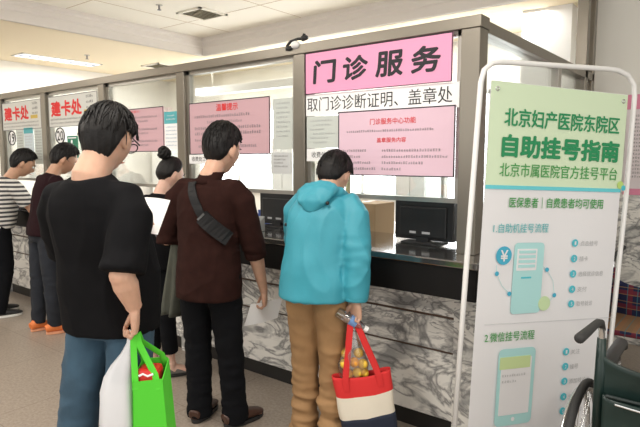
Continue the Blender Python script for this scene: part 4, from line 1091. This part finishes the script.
# ---- dark T-shirt man at number 20
P = std_pose(1.70)
P.update(pel=(0,.05,.93), chest=(0,.10,1.19), neck=(0,.15,1.385), head=(.0,.245,1.505), hpitch=-26, hyaw=-14, hs=1.1, fat=.88, hip=[(-.085,.05,.89),(.085,.05,.89)],
    sh=[(-.185,.11,1.325),(.185,.10,1.325)], el=[(-.25,.20,1.08),(.245,.17,1.07)], wr=[(-.12,.40,1.075),(.12,.40,1.075)], an=[(-.09,.0,.085),(.105,.06,.085)], kn=[(-.095,.02,.49),(.10,.05,.49)])
P['hand'] = [dict(d=(.4,.9,0), n=(.2,0,-1)), dict(d=(-.4,.9,0), n=(-.2,0,-1))]
E_, MhE, _ = build_person('person', 'man in plain dark maroon T-shirt and orange shoes at window 20', (-4.84, 2.21, 0), R(-4), P, M_skin2, .007)
hair_mesh(P, short_hair, (.012,.026), MhE, 'hair', E_, 14.)
prof = [(-.25,.166,.122,0),(0,.164,.120,0),(.5,.156,.114,0),(.9,.164,.118,0),(1.2,.170,.118,0),(1.45,.168,.106,-.006),(1.66,.148,.090,-.01),(1.83,.098,.072,-.01),(1.94,.064,.058,-.005)]
top_garment(E_, P, M_maroon, prof, [.044,.060,.066,.066,.066], .9, 't_shirt', amp=.007, seed=21)
trousers(E_, P, mat('dark_jeans',(.012,.015,.022),.9,var=.3,vscale=8), top=.3, legs=(.094,.084,.070,.064,.060,.058), amp=.006, seed=22, hem=.06)
M_orange = mat('orange_shoe', (.75,.20,.05), .6)
for k in (0,1): shoe(E_, P, k, M_orange, mat('orange_sole',(.70,.32,.18),.6), 'trainer')

# ---- striped shirt man at number 19
P = std_pose(1.66)
P.update(pel=(0,.02,.91), chest=(0,.09,1.15), neck=(0,.165,1.33), head=(.02,.275,1.465), hpitch=-26, hyaw=-10, hs=1.1, fat=1.04,
    sh=[(-.19,.14,1.275),(.19,.13,1.275)], el=[(-.25,.24,1.04),(.255,.27,1.03)], wr=[(-.15,.38,1.10),(.03,.38,1.12)],
    hip=[(-.09,.02,.86),(.09,.02,.86)], kn=[(-.095,.08,.47),(.10,.05,.47)], an=[(-.10,.02,.085),(.11,-.02,.085)])
P['hand'] = [dict(d=(.6,.75,.1), n=(.2,0,-1)), dict(d=(-.7,.65,.15), n=(-.2,0,-1))]
D_, MhD, _ = build_person('person', 'man in black and white striped T-shirt at window 19', (-5.72, 2.20, 0), R(-8), P, M_skin2, .007)
hair_mesh(P, short_hair, (.012,.026), MhD, 'hair', D_, 17.)
prof = [(-.22,.192,.155,.004),(0,.190,.155,.006),(.5,.180,.148,.01),(.9,.182,.142,.006),(1.2,.184,.136,0),(1.45,.180,.120,-.006),(1.66,.155,.098,-.01),(1.83,.100,.074,-.01),(1.94,.066,.060,-.005)]
top_garment(D_, P, M_stripe, prof, [.045,.064,.072,.074,.074], .82, 'striped_t_shirt', amp=.006, seed=25)
trousers(D_, P, M_blackpants, top=.3, legs=(.102,.094,.080,.072,.068,.066), amp=.006, seed=26, hem=.04)
for k in (0,1):
    s = shoe(D_, P, k, M_blackshoe, M_rubw, 'trainer')
    an = V(P['an'][k]); m = MB(); m.box((an.x+.030,an.y+.005,.055),(an.x+.046,an.y+.045,.066)); m.build('side_patch', M_rubw, s)

# ---- person behind, only the back of the head and shoulder show at the picture's edge
P = std_pose(1.66)
P.update(neck=(0,.12,1.36), chest=(0,.06,1.17), head=(0,.20,1.49), hpitch=-22, sh=[(-.185,.1,1.30),(.185,.1,1.30)], el=[(-.25,.2,1.06),(.25,.2,1.06)], wr=[(-.12,.40,1.075),(.12,.40,1.075)])
P['hand'] = [dict(d=(.4,.9,0), n=(.2,0,-1)), dict(d=(-.4,.9,0), n=(-.2,0,-1))]
G_, MhG, _ = build_person('person', 'person with dark hair half hidden behind the striped shirt man', (-6.72, 2.14, 0), R(0), P, M_skin2, .009)
hair_mesh(P, short_hair, (.012,.026), MhG, 'hair', G_, 23.)
top_garment(G_, P, mat('navy_cotton',(.02,.025,.05),.85), [(-.25,.182,.136,0),(.5,.168,.126,0),(1.2,.178,.126,0),(1.45,.174,.112,-.006),(1.66,.150,.094,-.01),(1.83,.098,.072,-.01),(1.94,.064,.058,-.005)], [.056,.070,.070,.068,.066], .9, 't_shirt', vox=.012, seed=31)
trousers(G_, P, M_blackpants, top=.3, vox=.012, seed=32)
for k in (0,1): shoe(G_, P, k, M_blackshoe, M_rubw)

# ================================================================== THINGS HELD
def W2(loc, rz, p): return Matrix.Translation(V(loc)) @ Matrix.Rotation(rz, 4, 'Z') @ V(p)
def grip(P, k, loc, rz, d=.075, n=.022):
    w = V(P['wr'][k]); H = P['hand'][k]; dd = V(H['d']).normalized(); nn = V(H['n']); nn = (nn-dd*nn.dot(dd)).normalized()
    return W2(loc, rz, w+dd*d+nn*n)
def curved_sheet(parent, corners, name, m, bend=.01, th=.0012, n=10, loc=None):
    mb = MB(); a, b, c, d = [V(p) for p in corners]; nr = (b-a).cross(d-a).normalized(); vs = []; fs = []
    for s_ in (0,1):
        for i in range(n+1):
            for j in range(n+1):
                u, v = i/n, j/n; p = a*(1-u)*(1-v)+b*u*(1-v)+c*u*v+d*(1-u)*v
                vs.append(p+nr*(bend*math.sin(u*math.pi)+s_*th))
    k = (n+1)**2
    for s_ in (0,1):
        for i in range(n):
            for j in range(n):
                q = s_*k+i*(n+1)+j; t = (q,q+n+1,q+n+2,q+1); fs.append(t if s_ else t[::-1])
    for i in range(n):
        for j in (0,n): q = i*(n+1)+j; fs.append((q,q+n+1,q+n+1+k,q+k))
        for j in (0,n): q = j*(n+1)+i; fs.append((q,q+1,q+1+k,q+k))
    mb.add(vs, fs); return mb.build(name, m, parent, smooth=False)
# paper of the brown jacket man
g = grip(PB, 1, locB, hB, .10, .020)
X, Z = V((math.cos(hB),math.sin(hB),0)), V((0,0,1)); Y = V((-math.sin(hB),math.cos(hB),0))
o = curved_sheet(None, [g-Y*.075-X*.075-Z*.105, g+Y*.09+X*.05-Z*.085, g+Y*.115+X*.07+Z*.035, g-Y*.05-X*.045+Z*.02], 'paper_sheet', M_paper, .012)
tag(o, 'white paper sheet hanging from the hand of brown jacket man', 'paper')
# paper of the black T-shirt man
g = grip(PA, 0, locA, hA, .12, .012)
X, Y = V((math.cos(hA),math.sin(hA),0)), V((-math.sin(hA),math.cos(hA),0))
o = curved_sheet(None, [g+Y*.0-X*.09-Z*.06, g+Y*.02+X*.05-Z*.07, g+Y*.10+X*.07+Z*.08, g+Y*.08-X*.08+Z*.09], 'paper_sheet', M_paper, .015)
tag(o, 'white form held up in front of the black T-shirt man', 'paper')

# folded olive coat over the brown jacket man's left forearm
ct_ = tag(empty('folded_coat', locB, hB), 'olive grey coat hanging over the arm of brown jacket man', 'coat')
mb = MB(); rs = []
for i in range(15):
    v = i/14; z = 1.10-.50*v; w = .035+.085*min(1, v*1.6)**.8; d = .060+.060*v; ring = []
    for j in range(48):
        a = 2*math.pi*j/48; k = 1+.16*v*math.sin(a*7+2.2*v)+.07*v*math.sin(a*11+1)
        ring.append((-.255-.03*v+.55*w*k*math.cos(a), .10+.02*v+d*1.35*k*math.sin(a), z+.012*math.sin(a*3)*v))
    rs.append(ring)
mb.rings(rs); mb.build('drape', mat('olive_cloth', (.075,.078,.060), .85, var=.12, vscale=9, bump=.1, bscale=250), ct_, sm=2)
mb = MB(); mb.tube([(-.285,.19,1.02),(-.30,.225,.85),(-.305,.23,.68)],[(.03,.014),(.035,.016),(.034,.012)],12); mb.build('sleeve', MATS['olive_cloth'], ct_, sm=1, smooth=True)

# ---- bags of the black T-shirt man
gA = grip(PA, 1, locA, hA, .110, .018)
SA = V((.785,.62,0)); TA = V((.62,-.785,0))        # along the row of fingers, towards the hall
def bag_frame(g, name, label, cat):
    t = empty(name, g); tag(t, label, cat); t.rotation_euler.z = math.atan2(SA.y, SA.x); return t
t = bag_frame(gA, 'plastic_bag', 'white translucent plastic bag in the hand of black T-shirt man', 'bag')
M_film = film_mat('white_film', (.82,.83,.86), .72, .35)
mb = MB(); rs = []
for (z, cx, w, d) in ((.012,0,.010,.008),(-.02,-.002,.012,.010),(-.06,-.014,.022,.020),(-.10,-.030,.040,.034),(-.14,-.042,.052,.048),(-.19,-.048,.060,.060),(-.30,-.050,.064,.066),(-.40,-.050,.066,.068),(-.415,-.05,.05,.05)):
    rs.append([(cx+w*math.copysign(abs(math.cos(a))**.7, math.cos(a))*(1+.05*math.sin(a*9+z*40)), d*math.copysign(abs(math.sin(a))**.7, math.sin(a))*(1+.06*math.sin(a*7+z*30)), z) for a in [2*math.pi*j/40 for j in range(40)]])
mb.rings(rs); mb.build('bag_body', M_film, t, smooth=True)
mb = MB(); mb.tube([(-.004,0,.01),(.0,0,.022),(.012,0,.02),(.016,0,.0),(.0,.0,-.07)],[(.008,.005)]*5,8); mb.build('handle', M_film, t, smooth=True)
o = bx((-.098,-.048,-.402),(-.002,.048,-.19)).build('white_carton', mat('gloss_white_card',(.86,.86,.88),.4), None, loc=gA, bevel=.012); o.rotation_euler.z = math.atan2(SA.y, SA.x)
tag(o, 'rounded white box inside the white translucent plastic bag', 'box')
M_lime = mat('lime_nonwoven', (.085,.62,.03), .75, bump=.15, bscale=500)
M_lime2 = M_lime
t = bag_frame(gA, 'green_bag', 'bright green shopping bag in the hand of black T-shirt man', 'bag')
def slab(pts, n, th, name, m, parent):
    mb = MB(); n = V(n).normalized()*th; mb.rings([[V(p) for p in pts],[V(p)+n for p in pts]]); return mb.build(name, m, parent)
x0, x1, y0, y1, zt, zb = .020, .128, -.055, .055, -.135, -.40
slab([(x0-.006,y0,zb),(x1+.012,y0,zb),(x1-.004,y0,zt),(x0,y0,zt-.012)], (0,1,0), .003, 'front_panel', M_lime, t)
slab([(x0-.006,y1,zb),(x1+.012,y1,zb),(x1-.012,y1,zt+.04),(x0+.004,y1,zt+.035)], (0,1,0), .003, 'back_panel', M_lime, t)
for xs, xb in ((x0,x0-.006),(x1,x1+.012)):
    slab([(xb,y0,zb),(xb,y1,zb),(xs-(.010 if xs > .05 else -.002),y1,zt+.035),(xs-(.004 if xs > .05 else 0),y0,zt-.005)], (1,0,0), .003, 'side_panel', M_lime, t)
slab([(x0-.006,y0,zb),(x1+.012,y0,zb),(x1+.012,y1,zb),(x0-.006,y1,zb)], (0,0,1), .003, 'bottom', M_lime, t)
for yy, dz in ((y0, -.01), (y1, .035)):
    mb = MB(); mb.tube([(x0+.010,yy,zt+dz-.03),(x0+.008,yy*.9,zt+dz+.01),(.014,yy*.25,-.025),(.012,yy*.1,.012),(.026,yy*.1,.014),(.034,yy*.25,-.02),(x1-.030,yy*.8,zt+dz+.02),(x1-.016,yy,zt+dz-.03)],[(.012,.0018)]*8,8,ref=(1,0,.3)); mb.build('handle', M_lime, t)
M_redpk = mat('red_package', (.62,.025,.02), .35)
pk = empty('red_package', gA); pk.rotation_euler.z = math.atan2(SA.y, SA.x); tag(pk, 'red wrapped package sticking out of the bright green bag', 'package')
mb = MB(); mb.tube([(.030,-.005,-.20),(.030,-.005,-.108),(.030,-.005,-.10)],[.001,.001,.001],6)
mb = MB(); mb.box((.028,-.045,-.37),(.108,.040,-.105)); mb.build('wrapper', M_redpk, pk, bevel=.018)
mb = MB(); mb.tube([(.040,-.0462,-.128),(.055,-.0465,-.120),(.072,-.0465,-.128),(.092,-.0462,-.120)],[(.004,.001)]*4,6,ref=(0,0,1)); mb.build('white_mark', M_paper, pk)

# ---- tote, fruit bag and bottle of the turquoise jacket man
gC = grip(PC, 1, locC, hC, .110, .018)
rzC = math.atan2(.62,.785)
M_canr = mat('red_canvas', (.62,.022,.022), .8, bump=.15, bscale=300); M_canc = mat('cream_canvas', (.72,.66,.55), .85, bump=.15, bscale=300); M_cann = mat('navy_canvas', (.012,.018,.038), .85, bump=.15, bscale=300)
t = empty('tote_bag', gC); t.rotation_euler = (0, R(-9), rzC); tag(t, 'red, cream and navy canvas tote in the hand of turquoise jacket man', 'bag')
def band(z0, z1, m, name, top=False):
    mb = MB(); rs = []
    def ring(z, ins=0.):
        v = (-.245-z)/.33; w = .146-.012*v-ins; d = .036+.028*math.sin(max(0,min(1,v))*2.2)-ins; r_ = []
        for j in range(64):
            a = 2*math.pi*j/64; c, q = math.cos(a), math.sin(a)
            x = w*math.copysign(abs(c)**.5, c); y = d*math.copysign(abs(q)**.75, q)*(1+.10*math.sin(x*38+1)+.06*noise.noise(V((x*14,q*2,z*9))))
            sag = -.014*(1-(x/.15)**2)*max(0,1-v*2.5) if z > -.40 else 0
            r_.append((x+.010*noise.noise(V((q,z*8,3))), y, z+sag+.010*noise.noise(V((x*9,0,z*6)))))
        return r_
    n = 6
    for i in range(n+1): rs.append(ring(z0+(z1-z0)*i/n))
    if top: rs = [ring(z0-.03,.004), ring(z0,.004)]+rs; mb.rings(rs, False)
    else: mb.rings(rs, name != 'cream_band')
    return mb.build(name, m, t, smooth=True)
band(-.245, -.345, M_canr, 'red_band', True); band(-.345, -.455, M_canc, 'cream_band'); band(-.455, -.575, M_cann, 'navy_band')
for yy in (-.040, .040):
    for sx in (-1, 1):
        mb = MB(); mb.tube([(sx*.006,yy*.2,.018),(sx*.016,yy*.3,.0),(sx*.040,yy*.6,-.10),(sx*.072,yy*.9,-.22),(sx*.082,yy*1.05,-.262),(sx*.084,yy*1.12,-.315)],[(.015,.0022)]*6,8,ref=(1,0,.25)); mb.build('strap', M_canr, t)
fb = empty('fruit_bag', gC); fb.rotation_euler.z = rzC; tag(fb, 'clear plastic bag of yellow fruit hanging above the canvas tote', 'bag')
M_clear = glass_mat('clear_film', (.90,.90,.90), .14, .25)
mb = MB(); rs = []
for (z, w, d) in ((.01,.006,.006),(-.03,.012,.012),(-.09,.030,.026),(-.15,.058,.034),(-.20,.074,.036),(-.25,.074,.035),(-.285,.05,.028),(-.29,.02,.01)):
    rs.append([(w*math.cos(a)*(1+.07*math.sin(a*6+z*60)), d*math.sin(a)*(1+.08*math.sin(a*8+z*50)), z) for a in [2*math.pi*j/36 for j in range(36)]])
mb.rings(rs); mb.build('film', M_clear, fb, smooth=True)
M_fr1 = mat('yellow_peel', (.80,.52,.05), .4, var=.1, vscale=40); M_fr2 = mat('orange_peel', (.82,.36,.04), .4, var=.1, vscale=40)
f0 = None
for k, (x, y, z) in enumerate([(-.042,-.008,-.200),(.004,-.012,-.190),(.046,-.006,-.200),(-.026,-.008,-.250),(.020,-.010,-.242),(.052,0,-.248),(-.034,.012,-.155),(.026,.010,-.150)]):
    mb = MB(); mb.ell((0,0,0),(.026,.023,.025),16,12); fr = mb.build('fruit', M_fr2 if k in (3,1) else M_fr1, None, smooth=True)
    q = gC+Matrix.Rotation(rzC,3,'Z') @ V((x,y,z)); fr.location = q; tag(fr, ('yellow' if k not in (3,1) else 'orange')+' fruit in the clear bag above the canvas tote', 'fruit', ('yellow' if k not in (3,1) else 'orange')+' fruit in the clear bag')
    mb = MB(); mb.tube([(0,0,.018),(.001,0,.024)],.002,6); mb.build('stem', mat('stem_brown',(.12,.08,.03),.8), fr)
bt = empty('water_bottle', gC+V((0,0,.012))); tag(bt, 'small clear water bottle with white cap in the hand of turquoise jacket man', 'bottle')
ax = (V((.785,.62,0))*.83+V((0,0,-.50))+V((.3,-.4,0))*.1).normalized(); A0 = ax*-.095
def on(l): return A0+ax*l
mb = MB(); mb.tube([on(0),on(.004),on(.06),on(.11),on(.135),on(.15),on(.155)],[.022,.026,.026,.026,.020,.012,.012],18); mb.build('body', glass_mat('bottle_plastic',(.80,.86,.92),.15,.05), bt, smooth=True)
mb = MB(); mb.tube([on(.075),on(.112)],.0267,18); mb.build('label_band', mat('blue_label',(.15,.28,.55),.5), bt)
mb = MB(); mb.tube([on(.155),on(.175)],.0145,16); mb.build('cap', M_white, bt)

# ================================================================== CAMERA AND LIGHT
cam = bpy.data.cameras.new('camera'); co = bpy.data.objects.new('camera', cam); C.objects.link(co)
cam.sensor_width = 36; cam.lens = 554/640*36; cam.clip_start = .05
co.location = (0,0,1.52); co.rotation_euler = (R(90)-math.atan(55.5/554), 0, R(38.3))
bpy.context.scene.camera = co
def area(name, loc, sx, sy, pw, col=(1,.95,.88), rot=(0,0,0)):
    l = bpy.data.lights.new(name, 'AREA'); l.shape = 'RECTANGLE'; l.size = sx; l.size_y = sy; l.energy = pw; l.color = col
    o = bpy.data.objects.new(name, l); C.objects.link(o); o.location = loc; o.rotation_euler = rot; return o
for k, (x, y) in enumerate([(-4.4,.6),(-4.4,-1.6),(-1.6,.9),(-1.6,-1.6),(1.2,.9)]): area('tray_lamp', (x,y,ZT-.03), .6, 1.2, 45)
area('corner_lamp', (-7.86,4.0,ZC-.03), .3, 1.1, 25)
area('border_lamp', (-7.4,.8,ZC-.03), .3, 1.2, 40)
for x in (-6.8,-4.4,-2.2): area('office_lamp', (x,5.55 if x>-6 else 5.0,ZC-.03), 1.2, .6, 60, (1,.98,.95))
area('window_daylight', (-2.0,-3.4,1.6), 8, 2.2, 90, (1,.98,.95), (R(90),0,0)); area('window_daylight', (3.0,0,1.6), 5, 2.2, 60, (1,.98,.95), (R(90),0,R(90)))  # added fill lights behind and right of the camera to brighten the hall
w = bpy.data.worlds.new('world'); bpy.context.scene.world = w; w.use_nodes = True
w.node_tree.nodes['Background'].inputs[0].default_value = (1,.97,.93,1); w.node_tree.nodes['Background'].inputs[1].default_value = .38
sc = bpy.context.scene
sc.view_settings.view_transform = 'Standard'; sc.view_settings.look = 'None'; sc.view_settings.gamma = 1; sc.view_settings.use_curve_mapping = False
sc.view_settings.exposure = -.1
